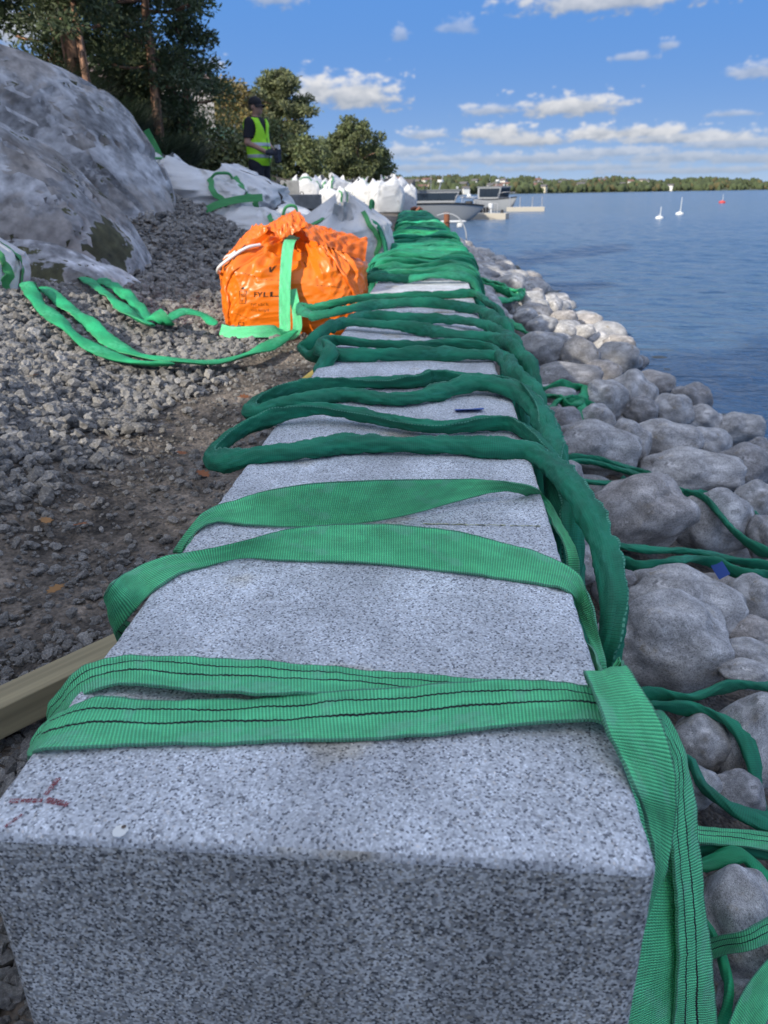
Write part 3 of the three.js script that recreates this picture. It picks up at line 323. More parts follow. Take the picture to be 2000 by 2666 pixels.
// --- heaped slings farther along the wall
{
  const r = rng(404), heaps = [];
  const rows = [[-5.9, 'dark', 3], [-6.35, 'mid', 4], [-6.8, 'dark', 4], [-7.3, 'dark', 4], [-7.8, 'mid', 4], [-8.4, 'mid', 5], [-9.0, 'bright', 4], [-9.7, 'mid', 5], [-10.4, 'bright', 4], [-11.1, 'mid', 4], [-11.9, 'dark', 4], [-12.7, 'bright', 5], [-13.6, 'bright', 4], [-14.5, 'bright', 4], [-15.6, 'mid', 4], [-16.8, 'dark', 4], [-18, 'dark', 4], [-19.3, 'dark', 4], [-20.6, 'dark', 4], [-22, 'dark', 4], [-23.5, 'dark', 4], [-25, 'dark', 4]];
  const names = { dark: 'dark green padded sling', mid: 'mid green padded sling', bright: 'bright green webbing bundle' };
  rows.forEach(([z, kind, runs], q) => {
    runs = Math.round(runs * (q < 8 ? 1.25 : 1.5)); const sp = q < 8 ? 0.088 : 0.062 + 0.006 * q, pts = []; let dir = 1; const base = 0.028 + (q > 1 ? 0.03 : 0), stepY = 0.026;
    for (let k = 0; k < runs; k++) {
      const zz = z - k * sp + (r() - 0.5) * 0.06, sh = wallShift(zz), lo = WL - 0.02 - r() * 0.10, hi = WR + 0.03 + r() * 0.03, y0 = base + r() * 2.8 * stepY, tilt = (r() - 0.5) * 0.34;
      const row = []; for (let i = 0; i <= 6; i++) { const t = i / 6; row.push([lerp(hi, lo, t) + sh, y0 + (i === 0 || i === 6 ? -0.035 : 0.014 * r()) + 0.012 * Math.sin(t * 7 + q), zz + tilt * (t - 0.5) + 0.05 * Math.sin(t * 5 + q * 2 + k)]); }
      if (k === 0) pts.push([hi + sh + 0.08, -0.62 - r() * 0.1, zz + 0.25], [hi + sh + 0.07, -0.3, zz + 0.12]);
      if (dir < 0) row.reverse(); const e = row[row.length - 1], side = dir > 0 ? -1 : 1; pts.push(...row);
      if (k < runs - 1) pts.push([e[0] + side * 0.035, e[1] - 0.035 - (side > 0 ? 0.16 * r() : 0.02), e[2] - sp * 0.5]);
      dir = -dir;
    }
    const e = pts[pts.length - 1]; pts.push([e[0] + (dir < 0 ? -0.04 : 0.07), -0.25, e[2] + 0.05], [e[0] + (dir < 0 ? -0.05 : 0.09), -0.55, e[2] + 0.1]);
    const s = thing('round_sling', names[kind] + (q < 6 ? [' just beyond the bare stone strip', ' second in the heap beyond the bare stone strip', ' in the middle of the near heap', ' behind the middle of the near heap', ' over the far end of the near heap', ' where the brighter heap begins'][q] : kind === 'bright' ? ' heaped in the sunlit middle of the wall' : q > 14 ? ' heaped at the far end of the wall' : ' in the long heap half way along the wall'), 'sling', [0, 0, 0], 0, q < 6 ? 'near sling heap' : kind === 'bright' ? 'sunlit sling heap' : q > 14 ? 'far sling heap' : 'middle sling heap');
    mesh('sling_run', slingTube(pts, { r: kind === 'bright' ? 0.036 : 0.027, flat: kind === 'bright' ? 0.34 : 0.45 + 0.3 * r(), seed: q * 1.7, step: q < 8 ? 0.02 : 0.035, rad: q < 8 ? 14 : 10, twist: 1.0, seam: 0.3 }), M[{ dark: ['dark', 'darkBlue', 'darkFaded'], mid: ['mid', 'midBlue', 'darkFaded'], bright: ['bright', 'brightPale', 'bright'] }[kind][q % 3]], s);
    if (q === 5 || q === 4) { const t = mesh('tag', tagGeo(0.05, 0.08), M.tag, s); t.position.set(q === 5 ? -0.46 : 0.33, q === 5 ? 0.05 : -0.08, z - 0.05); t.rotation.set(0.6, 0.4, q === 5 ? 0.5 : -0.9); }
  });
}
// --- sling tails lying on the boulders: each runs over whatever stone lies under it
const stoneTop = (x, z) => { let y = -9; for (const [a, b, c, rw, rh] of STONES) { const rz = Math.max(rh, rw * 0.75) * 1.05, q = ((x - a) / (rw * 1.02)) ** 2 + ((z - c) / rz) ** 2; if (q < 1) y = Math.max(y, b + rh * Math.sqrt(1 - q)); } return y; };
function drape(pts, lift) { const c = new THREE.CatmullRomCurve3(pts.map((p) => V(...p)), false, 'centripetal'), n = Math.max(6, Math.round(c.getLength() / 0.05)), P = c.getSpacedPoints(n), dy = P.map((p) => clamp(stoneTop(p.x, p.z) + lift - p.y, 0, 0.14)); return P.map((p, i) => { let m = 0, w = 0; for (let k = -2; k <= 2; k++) if (dy[i + k] !== undefined) { m += dy[i + k]; w++; } return [p.x, p.y + Math.max(m / w, dy[i] * 0.85), p.z]; }); }
{
  const tail = (label, parts, mat, o = {}, tags = []) => { const s = thing('round_sling', label, 'sling', [0, 0, 0], 0, 'sling tails on the boulders'); parts.forEach((p, i) => mesh('sling_run', slingTube(drape(p, (o.r ?? 0.024) * 0.6), { r: 0.024, flat: 0.55, seed: i * 2.9 + label.length, twist: 1.1, ...o }), mat, s)); for (const [p, e, w, l] of tags) { const t = mesh('tag', tagGeo(w, l), M.tag, s); t.position.set(...p); t.rotation.set(...e); t.userData.label = 'blue label tag'; } return s; };
  tail('green sling in three strands trailing right across the large brownish boulder', [TAIL.t1a, TAIL.t1b, TAIL.t1c], M.dark, { r: 0.027 });
  const q = TAIL.t2b[5]; tail('green sling in two strands with a blue tag below the brownish boulder', [TAIL.t2a, TAIL.t2b], M.dark, { r: 0.026 }, [[[q[0], q[1] - 0.01, q[2] + 0.04], [0.7, 0.4, 0.5], 0.05, 0.07]]);
  tail('green sling strand running level to the right from behind the choked strap', [TAIL.t3a], M.dark, { r: 0.022 });
  tail('green sling strand arching over the small speckled boulder and dropping', [TAIL.t3b], M.dark, { r: 0.022 });
  tail('dark green sling strand slanting down past the black gap in the boulders', [TAIL.t4], M.dark, { r: 0.024 });
  tail('dark green strand beneath the bright lined strap at the right edge', [TAIL.t5], M.dark, { r: 0.02 });
  tail('green strand humped over the pale boulder at lower right', [TAIL.t6], M.mid, { r: 0.018 });
  tail('green strand hanging between near strap and pale boulder at lower right', [TAIL.t7], M.mid, { r: 0.016 });
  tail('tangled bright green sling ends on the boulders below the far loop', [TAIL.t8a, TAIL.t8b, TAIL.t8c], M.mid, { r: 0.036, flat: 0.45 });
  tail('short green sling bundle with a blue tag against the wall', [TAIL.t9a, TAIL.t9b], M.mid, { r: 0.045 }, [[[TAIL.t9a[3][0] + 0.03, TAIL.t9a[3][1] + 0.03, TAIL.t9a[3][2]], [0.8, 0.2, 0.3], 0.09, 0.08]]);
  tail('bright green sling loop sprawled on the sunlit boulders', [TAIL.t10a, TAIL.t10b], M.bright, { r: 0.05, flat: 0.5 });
  tail('thin green sling tail between sunlit boulders and wall', [TAIL.t11], M.mid, { r: 0.04, flat: 0.5 });
  const flat = (label, k) => { const s = thing('webbing_sling', label, 'sling', [0, 0, 0], 0, 'sling tails on the boulders'); mesh('strap', ribbon(TAILF[k], 0.005), [M.web, M.webPlain], s); };
  flat('bright green lined strap running off to the right of the near block', 'f5'); flat('green lined strap sloping up to the right in the bottom corner', 'f7a'); flat('green lined strap running into the bottom right corner', 'f7b');
}

// ---------- boulders of the shore ----------
function boulderGeo(seed, det) {
  let g = new THREE.IcosahedronGeometry(1, det); g = smooth(g); const r = rng(seed), cuts = []; for (let i = 0; i < 5; i++) cuts.push([V(r() - 0.5, r() - 0.5, r() - 0.5).normalize(), 0.72 + r() * 0.22]);
  displaced(g, (v) => { const d = v.clone().normalize(); let R = 1 + 0.16 * n3(d.x * 0.9 + seed * 3, d.y * 0.9, d.z * 0.9) + 0.028 * n3(d.x * 2.3, d.y * 2.3 + seed, d.z * 2.3) + 0.006 * n3(d.x * 6 + seed, d.y * 6, d.z * 6); for (const [n, h] of cuts) { const q = d.dot(n) * R - h; if (q > 0) R -= q * 0.42 / Math.max(0.4, d.dot(n)); } v.copy(d.multiplyScalar(R)); });
  return boxUV(g, 0.55, [seed * 0.31, seed * 0.17]);
}
const stoneTex = (() => { const a = tileFbm(5, 6, 131), b = tileFbm(40, 3, 132), c = grains(512, 120, 133, (r) => { const q = r(); const v = q < 0.14 ? 0.50 : q < 0.4 ? 0.58 : q < 0.9 ? 0.64 : 0.70; return [v, v, v]; }); return dataTex(512, 512, (i, j) => { const u = i / 512, v = j / 512, g = c(i, j), s = 1 + a(u, v) * 0.24 + b(u, v) * 0.10; return [g[0] * s, g[1] * s * 0.985, g[2] * s * 0.97]; }); })();
const stoneBump = stoneTex.clone(); stoneBump.colorSpace = THREE.NoColorSpace; stoneBump.needsUpdate = true;
const stoneMat = [[1.10, 1.11, 1.14], [1.24, 1.24, 1.26], [0.80, 0.80, 0.83], [1.08, 1.03, 1.01]].map((c) => std(c, 0.88, { map: stoneTex, bumpMap: stoneBump, bumpScale: 0.003 }));
const wetMat = std([0.16, 0.17, 0.13], 0.35, { map: stoneTex, bumpMap: stoneBump, bumpScale: 0.01 });
{
  const fine = Array.from({ length: 10 }, (_, i) => boulderGeo(i * 7 + 3, 13)), rough = Array.from({ length: 10 }, (_, i) => boulderGeo(i * 11 + 5, 5)), r = rng(515), kinds = ['grey', 'pale speckled', 'dark grey', 'pinkish brown'], spots = [];
  const put = (x, y, z, rx, ry, rz, ty, det, label, group) => { const b = mesh('boulder', (det ? fine : rough)[Math.floor(r() * 10)], ty === 4 ? wetMat : stoneMat[ty]); b.position.set(x, y, z); b.scale.set(rx, ry, rz); b.rotation.set((r() - 0.5) * 0.5, (r() - 0.5) * 0.9, (r() - 0.5) * 0.4); spots.push([x, z, Math.max(rx, rz)]); tag(b, label, 'boulder', group); return b; };
  const special = { 43: 'large pinkish brown boulder with creases under the sling strands', 41: 'wide pale speckled boulder beside the black gap', 40: 'long grey boulder leaning against the wall beside the three strands', 51: 'pale speckled boulder below the blue sling tag', 54: 'large pale boulder right of the choked strap', 57: 'small coarse speckled boulder under the arching strand', 60: 'pale boulder at lower right under the humped strand', 58: 'tall grey boulder at the right edge below the arching strand', 42: 'dark grey boulder at the right edge beside the wide pale one', 44: 'grey boulder right of the creased brownish boulder' };
  const nth = ['closest to', 'second from', 'third from', 'fourth from', 'fifth from', 'sixth from', 'seventh from', 'eighth from', 'ninth from', 'tenth from', 'eleventh from', 'twelfth from', 'thirteenth from', 'fourteenth from'];
  const zoneOf = (z) => (z > -2.77 ? 'beside the nearest block' : z > -3.6 ? 'beside the second block' : z > -4.42 ? 'beside the third block' : z > -5.24 ? 'beside the fourth block' : z > -6.1 ? 'beside the fifth block' : z > -7.3 ? 'beside the near sling heap' : z > -9 ? 'beside the middle sling heap' : 'beside the sunlit sling heap');
  const zones = {}; STONES.forEach((s, i) => (zones[zoneOf(s[2])] ??= []).push(i)); const rank = {}; for (const k in zones) zones[k].sort((a, b) => STONES[a][0] - STONES[b][0]).forEach((i, n) => { rank[i] = n; });
  STONES.forEach(([x, y, z, rw, rh, ty], i) => put(x, y, z, rw * 1.13, rh * 1.08, Math.max(rh, rw * 0.75) * 1.1, ty, z > -7, special[i] ?? `${kinds[ty]} rounded boulder, ${nth[rank[i]]} the wall among those ${zoneOf(z)}`, 'boulders of the shore bank'));
  const free = (x, z, rad) => spots.every(([a, b, c]) => Math.hypot(a - x, b - z) > (c + rad) * 0.74);
  for (let z = -10; z > -27; z -= 0.36) for (let k = 0; k < 6; k++) {             // the bank goes on along the wall
    const x = WR + wallShift(z) + 0.15 + r() * (2.15 - Math.max(0, -z - 14) * 0.03), zz = z + (r() - 0.5) * 0.5, rad = 0.17 + r() * 0.13; if (!free(x, zz, rad)) continue;
    const ty = [0, 0, 1, 3, 2, 0][Math.floor(r() * 6)]; put(x, bankAt(x, zz) + 0.13 + r() * 0.08, zz, rad * (1 + r() * 0.3), rad * (0.7 + r() * 0.2), rad, ty, false, `${kinds[ty]} rounded boulder on the far bank beside the heaped slings`, `${kinds[ty]} boulders along the far bank`);
  }
  for (let z = 0.2; z > -24; z -= 0.4) for (let k = 0; k < 5; k++) {              // stones seen in the gaps and at the water's edge
    const edge = k === 4, x = edge ? 2.35 + wallShift(z) * 0.9 + r() * 0.5 - Math.max(0, -z - 14) * 0.04 : WR + wallShift(z) + 0.1 + r() * 2.0, zz = z + (r() - 0.5) * 0.5, rad = 0.11 + r() * 0.09; if (spots.some(([a, b, c]) => Math.hypot(a - x, b - zz) < (c + rad) * (edge ? 0.6 : 0.62))) continue;
    if (edge && z > -3) continue;
    put(x, bankAt(x, zz) + (edge ? 0.1 : 0.02), zz, rad * 1.2, rad * 0.8, rad, edge ? 4 : [0, 2, 0, 3][Math.floor(r() * 4)], false, edge ? 'dark wet stone at the water line below the bank' : 'small stone wedged low between the bank boulders', edge ? 'wet stones at the water line' : 'stones in the gaps of the bank');
  }
  console.log('boulders', spots.length);
}
// ---------- crushed stone and gravel on the left ----------
{
  const r = rng(616), shapes = Array.from({ length: 6 }, (_, s) => { const pts = []; const q = rng(s * 31 + 9); const g = new THREE.IcosahedronGeometry(1, s % 2 ? 1 : 0); const sc = [1, 0.55 + q() * 0.25, 0.65 + q() * 0.25], gg = smooth(g); displaced(gg, (v) => { const k = 1 + 0.42 * n3(v.x * 1.6 + s * 9, v.y * 1.6, v.z * 1.6); v.multiplyScalar(k); v.x *= sc[0]; v.y *= sc[1]; v.z *= sc[2]; }); const f = gg.toNonIndexed(); f.computeVertexNormals(); return boxUV(f, 0.8); });
  const mat = std([1, 1, 1], 0.9, { map: stoneTex, bumpMap: stoneBump, bumpScale: 0.003 }), lists = shapes.map(() => []), m4 = new THREE.Matrix4(), q4 = new THREE.Quaternion(), e = new THREE.Euler();
  const add = (x, z, s, dy) => { const y = groundAt(x, z) + s * dy; e.set((r() - 0.5) * 1.6, r() * 6.3, (r() - 0.5) * 1.6); q4.setFromEuler(e); m4.compose(V(x, y, z), q4, V(s, s, s)); const t = 0.44 + r() * 0.44 + (r() < 0.12 ? 0.25 : 0); lists[Math.floor(r() * 6)].push([m4.clone(), [t * 1.02, t, t * 0.97]]); };
  const pile = (x, z) => { const d = sstep(-1.25, -1.7, x + 0.12 * n2(x * 2, z * 2) - (z + 2.6) * -0.16), far = sstep(-5.6, -6.8, z); return Math.max(d * sstep(-1.15, -1.9, z), far * sstep(-0.9, -1.6, x)); };
  for (let i = 0; i < 260000; i++) {
    const t = r(), z = -0.1 - 13 * t * t, w = 0.6 + 0.75 * -z * 0.9 + 0.9, x = -0.56 - r() * Math.min(6.5, w); if (x > WL + wallShift(z) - 0.06) continue;
    const p = pile(x, z), near = z > -1.7 ? 0.5 : 0; const keep = Math.max(p, near, 0.14 + 0.20 * sstep(0, 0.5, n2(x * 1.3, z * 1.3))); const dens = z < -6 ? 0.35 : 0.62; if (r() > keep * dens) continue;
    const s = (p > 0.4 ? 0.013 + r() * r() * 0.027 : 0.005 + r() * r() * 0.020) * (z < -6 ? 1.25 : 1); add(x, z, s, p > 0.4 ? 0.2 + r() * 0.9 : 0.25 + r() * 0.2);
  }
  const g = new THREE.Group(); g.name = 'gravel'; g.userData.kind = 'stuff'; tag(g, 'grey crushed stone heaped and scattered over the ground left of the wall', 'gravel'); scene.add(g); let n = 0;
  lists.forEach((l, k) => { const im = new THREE.InstancedMesh(shapes[k], mat, l.length); im.name = 'crushed_stone'; im.castShadow = im.receiveShadow = true; im.userData.kind = 'stuff'; l.forEach(([m, c], i) => { im.setMatrixAt(i, m); im.setColorAt(i, new THREE.Color().setRGB(...c)); }); g.add(im); n += l.length; });
  console.log('gravel', n);
}
// ---------- bedrock outcrop on the left ----------
{
  const a = tileFbm(4, 6, 211), b = tileFbm(7, 6, 212), c = tileFbm(30, 4, 213);
  const map = dataTex(1024, 1024, (i, j) => {
    const u = i / 1024, v = j / 1024, A = a(u, v), B = b(u, v), Cc = c(u, v); let k = [0.55, 0.55, 0.56].map((q) => q * (1 + A * 0.30 + Cc * 0.42));
    const pale = sstep(0.05, 0.16, B + Cc * 0.3), moss = sstep(0.34, 0.42, a(u + 0.37, v + 0.2) + Cc * 0.3), brown = sstep(0.05, 0.35, b(v + 0.2, u) + Cc * 0.1);
    k = k.map((q, n) => lerp(q, [0.70, 0.70, 0.71][n] * (1 + Cc * 0.15), pale * 0.4)); k = k.map((q, n) => lerp(q, [0.42, 0.37, 0.32][n] * (1 + Cc * 0.3), brown * 0.35)); k = k.map((q, n) => lerp(q, [0.20, 0.20, 0.12][n] * (1 + Cc * 0.5), moss * 0.85)); return k;
  });
  map.repeat.set(1 / 2.3, 1 / 2.3); const bump = map.clone(); bump.colorSpace = THREE.NoColorSpace; bump.needsUpdate = true;
  const mat = std([1, 1, 1], 0.92, { map, bumpMap: bump, bumpScale: 0.014 });
  const dome = (cx, cy, cz, rx, ry, rz, seed, tilt, turn) => { let g = smooth(new THREE.IcosahedronGeometry(1, 56)); displaced(g, (v) => { const d = v.clone(), cr = 1 - Math.abs(n3(d.x * 1.7 + seed, d.y * 1.7, d.z * 1.7)); let R = 1 + 0.07 * n3(d.x * 0.9 + seed, d.y * 0.9, d.z * 0.9) + 0.02 * n3(d.x * 2.4 + seed, d.y * 2.4, d.z * 2.4) + 0.004 * n3(d.x * 9, d.y * 9 + seed, d.z * 9) - 0.035 * sstep(0.972, 1, cr); v.set(d.x * R * rx, d.y * R * ry, d.z * R * rz); }); g.rotateZ(tilt); g.rotateY(turn); g.translate(cx, cy, cz); g = boxUV(g, 1, [seed, seed * 0.7]); return struct('rock_outcrop', g, mat); };
  dome(-6.35, -0.35, -9.1, 3.45, 3.0, 2.0, 1.3, -0.12, 0.15);
  dome(-4.75, -0.55, -6.9, 2.3, 1.95, 1.25, 4.7, -0.1, 0.1);
  dome(-3.2, -0.35, -6.35, 0.95, 0.62, 0.5, 8.2, -0.35, 0.1).material = std([1.35, 1.35, 1.36], 0.9, { map, bumpMap: bump, bumpScale: 0.012 });
}
// ---------- fallen timber beam by the near block ----------
{
  const f = tileFbm(3, 5, 301); const map = dataTex(512, 128, (i, j) => { const u = i / 512, v = j / 128, kx = (u - 0.45) * 5, ky = (v - 0.55) * 1.6, kn = Math.exp(-(kx * kx * 30 + ky * ky * 30)), g = Math.sin((v * 26 + f(u * 0.5, v) * 3.2 + kn * 6) * 2.2); const s = 0.62 + 0.018 * g + f(u, v * 3) * 0.07 - kn * 0.22; return [s * 1.04, s * 0.95, s * 0.74]; });
  const b = thing('timber_beam', 'weathered squared timber lying on the stones left of the near block', 'timber', [-0.62, -0.452, -1.72], 0.93);
  const g = boxUV(chamferBox(1.25, 0.075, 0.085, 0.004, 40, 4, 4), 1); const uv = g.attributes.uv; for (let i = 0; i < uv.count; i++) uv.setXY(i, uv.getX(i) * 0.8, uv.getY(i) * 5);
  g.translate(-0.56, 0, 0); mesh('beam', g, std([0.80, 0.82, 0.84], 0.88, { map }), b);
}
{ const p = thing('yellow_pipe', 'short end of a yellow pipe between wall and ground', 'pipe', [-0.66, -0.29, -3.95], 0); mesh('pipe', tube([[-0.25, -0.14, 0.25], [-0.05, -0.02, 0.06], [0.08, 0.06, -0.1]], 0.035, 20, 14), std([0.62, 0.46, 0.10], 0.6), p); }

// ---------- fallen leaves ----------
{
  const s = new THREE.Shape(); const lob = [[0, -1], [0.12, -0.5], [0.45, -0.42], [0.3, -0.1], [0.6, 0.12], [0.32, 0.3], [0.4, 0.62], [0.14, 0.62], [0, 1], [-0.14, 0.62], [-0.42, 0.6], [-0.3, 0.3], [-0.6, 0.1], [-0.3, -0.12], [-0.45, -0.42], [-0.12, -0.5]]; s.moveTo(0, -1); lob.slice(1).forEach(([x, y]) => s.lineTo(x, y)); s.closePath();
  const g = displaced(new THREE.ExtrudeGeometry(s, { depth: 0.02, bevelEnabled: false, steps: 1 }).rotateX(-Math.PI / 2), (v) => { v.y += 0.25 * v.x * v.x + 0.12 * Math.sin(v.z * 2); });
  const m1 = std([0.24, 0.085, 0.03], 0.85), m2 = std([0.27, 0.14, 0.05], 0.85), r = rng(71);
  [[-1.33, -2.28], [-1.22, -2.3], [-1.5, -2.12], [-1.42, -2.0], [-0.92, -2.75], [-1.05, -2.9], [-1.3, -4.3], [-1.05, -4.5], [-1.9, -3.4], [-1.12, -1.9], [-0.98, -3.7]].forEach(([x, z], i) => { const l = mesh('fallen_leaf', g, i % 3 ? m1 : m2); const k = 0.03 + r() * 0.016; l.scale.set(k, k, k); l.position.set(x, groundAt(x, z) + 0.045, z); l.rotation.set((r() - 0.5) * 0.7, r() * 6, (r() - 0.5) * 0.7); tag(l, 'small orange brown oak leaf lying on the gravel', 'leaf', 'fallen oak leaves'); });
}

// ---------- bulk bags ----------
const tPoly = (() => { const f = tileFbm(5, 5, 401); return dataTex(512, 512, (i, j) => { const u = i / 512, v = j / 512, w = 0.97 + 0.03 * Math.sin(u * 1600) * Math.sin(v * 1600), s = (0.85 + f(u, v) * 0.08) * w, d = sstep(0.2, 0.45, f(u + 0.4, v + 0.1)); return [s - d * 0.10, s - d * 0.10, s - d * 0.105]; }); })();
M.bag = phys([0.92, 0.92, 0.93], 0.55, { map: tPoly, bumpMap: tGrit, bumpScale: 0.002 });
M.bagGrey = phys([0.62, 0.64, 0.70], 0.55, { map: tPoly });
M.strap = phys([0.05, 0.27, 0.09], 0.7, {});
function bagShape(w, h, d, seed, o = {}) {            // filled sack: squarish below, slumped and creased above, pinched at the top
  const { top = 0.55, fold = 0.05, slump = 0, n = 64, pinch = 0.18, lean = 0 } = o;
  return grid(n * 2, n, (u, v) => {
    const a = u * Math.PI * 2, e = 0.42 + 0.25 * v, ca = Math.cos(a), sa = Math.sin(a), qx = Math.sign(ca) * Math.pow(Math.abs(ca), e), qz = Math.sign(sa) * Math.pow(Math.abs(sa), e); let R, y;
    if (v < 0.08) { R = v / 0.08; y = 0; } else if (v < 0.72) { const t = (v - 0.08) / 0.64; R = 1 + 0.10 * Math.sin(t * Math.PI * 0.95) - 0.04 * (1 - t); y = t * top; } else { const t = (v - 0.72) / 0.28; R = lerp(1.0, pinch, Math.pow(t, 0.85)); y = lerp(top, 1, Math.pow(t, 0.8)); }
    const A = fold * sstep(0.1, 0.9, v), k = ca * 2.2, l = sa * 2.2, crease = 1 - 2 * Math.abs(n3(k * 1.3 + seed, y * 2.2, l * 1.3)), cr2 = 1 - 2 * Math.abs(n3(k * 3 + seed, y * 4.5 + a * 0.2, l * 3 + 4)); R *= 1 + A * crease + A * 0.5 * cr2 + 0.03 * n3(k * 0.6, y * 1.2 + seed, l * 0.6);
    const yy = y * h * (1 + 0.16 * v * n3(ca * 0.9 + seed, 2, sa * 0.9)); return [qx * R * w / 2 + slump * yy + lean * yy * yy, yy, qz * R * d / 2];
  }, true);
}
function band(pts, w, nrm = [0, 0, 1], th = 0.004) { // strap along points, its width at right angles to path and normal
  const P = pts.map((p) => V(...p)), N = V(...nrm); return ribbon(P.map((p, i) => { const t = V().subVectors(P[Math.min(P.length - 1, i + 1)], P[Math.max(0, i - 1)]), s = V().crossVectors(t, N).normalize().multiplyScalar(w / 2); return [V().addVectors(p, s).toArray(), V().subVectors(p, s).toArray()]; }), th, false, 0.03);
}
function bagPoint(geo, n, u, v, out = 0.012) { const i = Math.round(((u % 1 + 1) % 1) * n * 2), j = Math.round(v * n), k = j * (n * 2 + 1) + i, p = geo.attributes.position, q = geo.attributes.normal; return [p.getX(k) + q.getX(k) * -out * bagSign, p.getY(k) + q.getY(k) * -out * bagSign, p.getZ(k) + q.getZ(k) * -out * bagSign, -q.getX(k), -q.getY(k), -q.getZ(k)]; }
let bagSign = 1;
function bagStrap(geo, n, path, w) {                  // strap following the bag's own surface, path = [[u, v], ...]
  const q = path.map(([u, v]) => bagPoint(geo, n, u, v)), P = q.map((p) => V(p[0], p[1], p[2])); return ribbon(P.map((p, i) => { const t = V().subVectors(P[Math.min(P.length - 1, i + 1)], P[Math.max(0, i - 1)]), s = V().crossVectors(t, V(q[i][3], q[i][4], q[i][5])).normalize().multiplyScalar(w / 2); return [V().addVectors(p, s).toArray(), V().subVectors(p, s).toArray()]; }), 0.004, false, 0.03);
}
function bulkBag(name, label, pos, turn, [w, h, d], seed, o = {}) {
  const n = o.n ?? 40, b = thing(name, label, 'bulk bag', pos, turn, o.group), g = bagShape(w, h, d, seed, { ...o, n });
  { const p = bagPoint(g, n, 0.25, 0.4, 0), q = bagPoint(g, n, 0.25, 0.4, 0.1); bagSign = 1; if (Math.abs(q[2]) < Math.abs(p[2])) bagSign = -1; }
  const uv = g.attributes.uv; for (let i = 0; i < uv.count; i++) uv.setXY(i, uv.getX(i) * 4, uv.getY(i) * 1.6); mesh('sack', g, o.mat ?? M.bag, b);
  for (const u of o.straps ?? [0.07, 0.18, 0.32, 0.43]) { const pts = []; for (let k = 0; k <= 14; k++) pts.push([u + 0.008 * Math.sin(k + seed), 0.1 + 0.74 * k / 14]); mesh('strap', bagStrap(g, n, pts, o.sw ?? 0.045), M.strap, b); }
  for (const [u0, u1, up] of o.loops ?? [[0.18, 0.32, 0.14], [0.07, 0.93, 0.1]]) { const a = bagPoint(g, n, u0, 0.84), c = bagPoint(g, n, u1, 0.84), m = [(a[0] + c[0]) / 2 * 1.1, Math.max(a[1], c[1]) + up, (a[2] + c[2]) / 2 * 1.1]; mesh('lifting_loop', tube([[a[0], a[1] - 0.05, a[2]], [lerp(a[0], m[0], 0.5) + 0.03, lerp(a[1], m[1], 0.8), lerp(a[2], m[2], 0.5)], m, [lerp(c[0], m[0], 0.5), lerp(c[1], m[1], 0.8), lerp(c[2], m[2], 0.5)], [c[0], c[1] - 0.05, c[2]]], 0.018, 20, 6), M.strap, b); }
  if (o.ears) for (const [u, s] of o.ears) { const a = bagPoint(g, n, u, 0.86), r = rng(seed * 97 + u * 10 | 0); mesh('top_flap', grid(12, 12, (p, q) => { const t = q, wv = (p - 0.5) * s * (1 - 0.35 * t); return [a[0] + wv * -Math.sin(u * 6.28) + a[3] * bagSign * 0.10 * t + 0.02 * Math.sin(p * 9 + seed), a[1] - 0.04 + s * 0.9 * t + 0.02 * Math.sin(p * 7), a[2] + wv * Math.cos(u * 6.28) + a[5] * bagSign * 0.12 * t + 0.03 * Math.sin(p * 11 + t * 4)]; }), o.mat ?? M.bag, b); }
  return b;
}
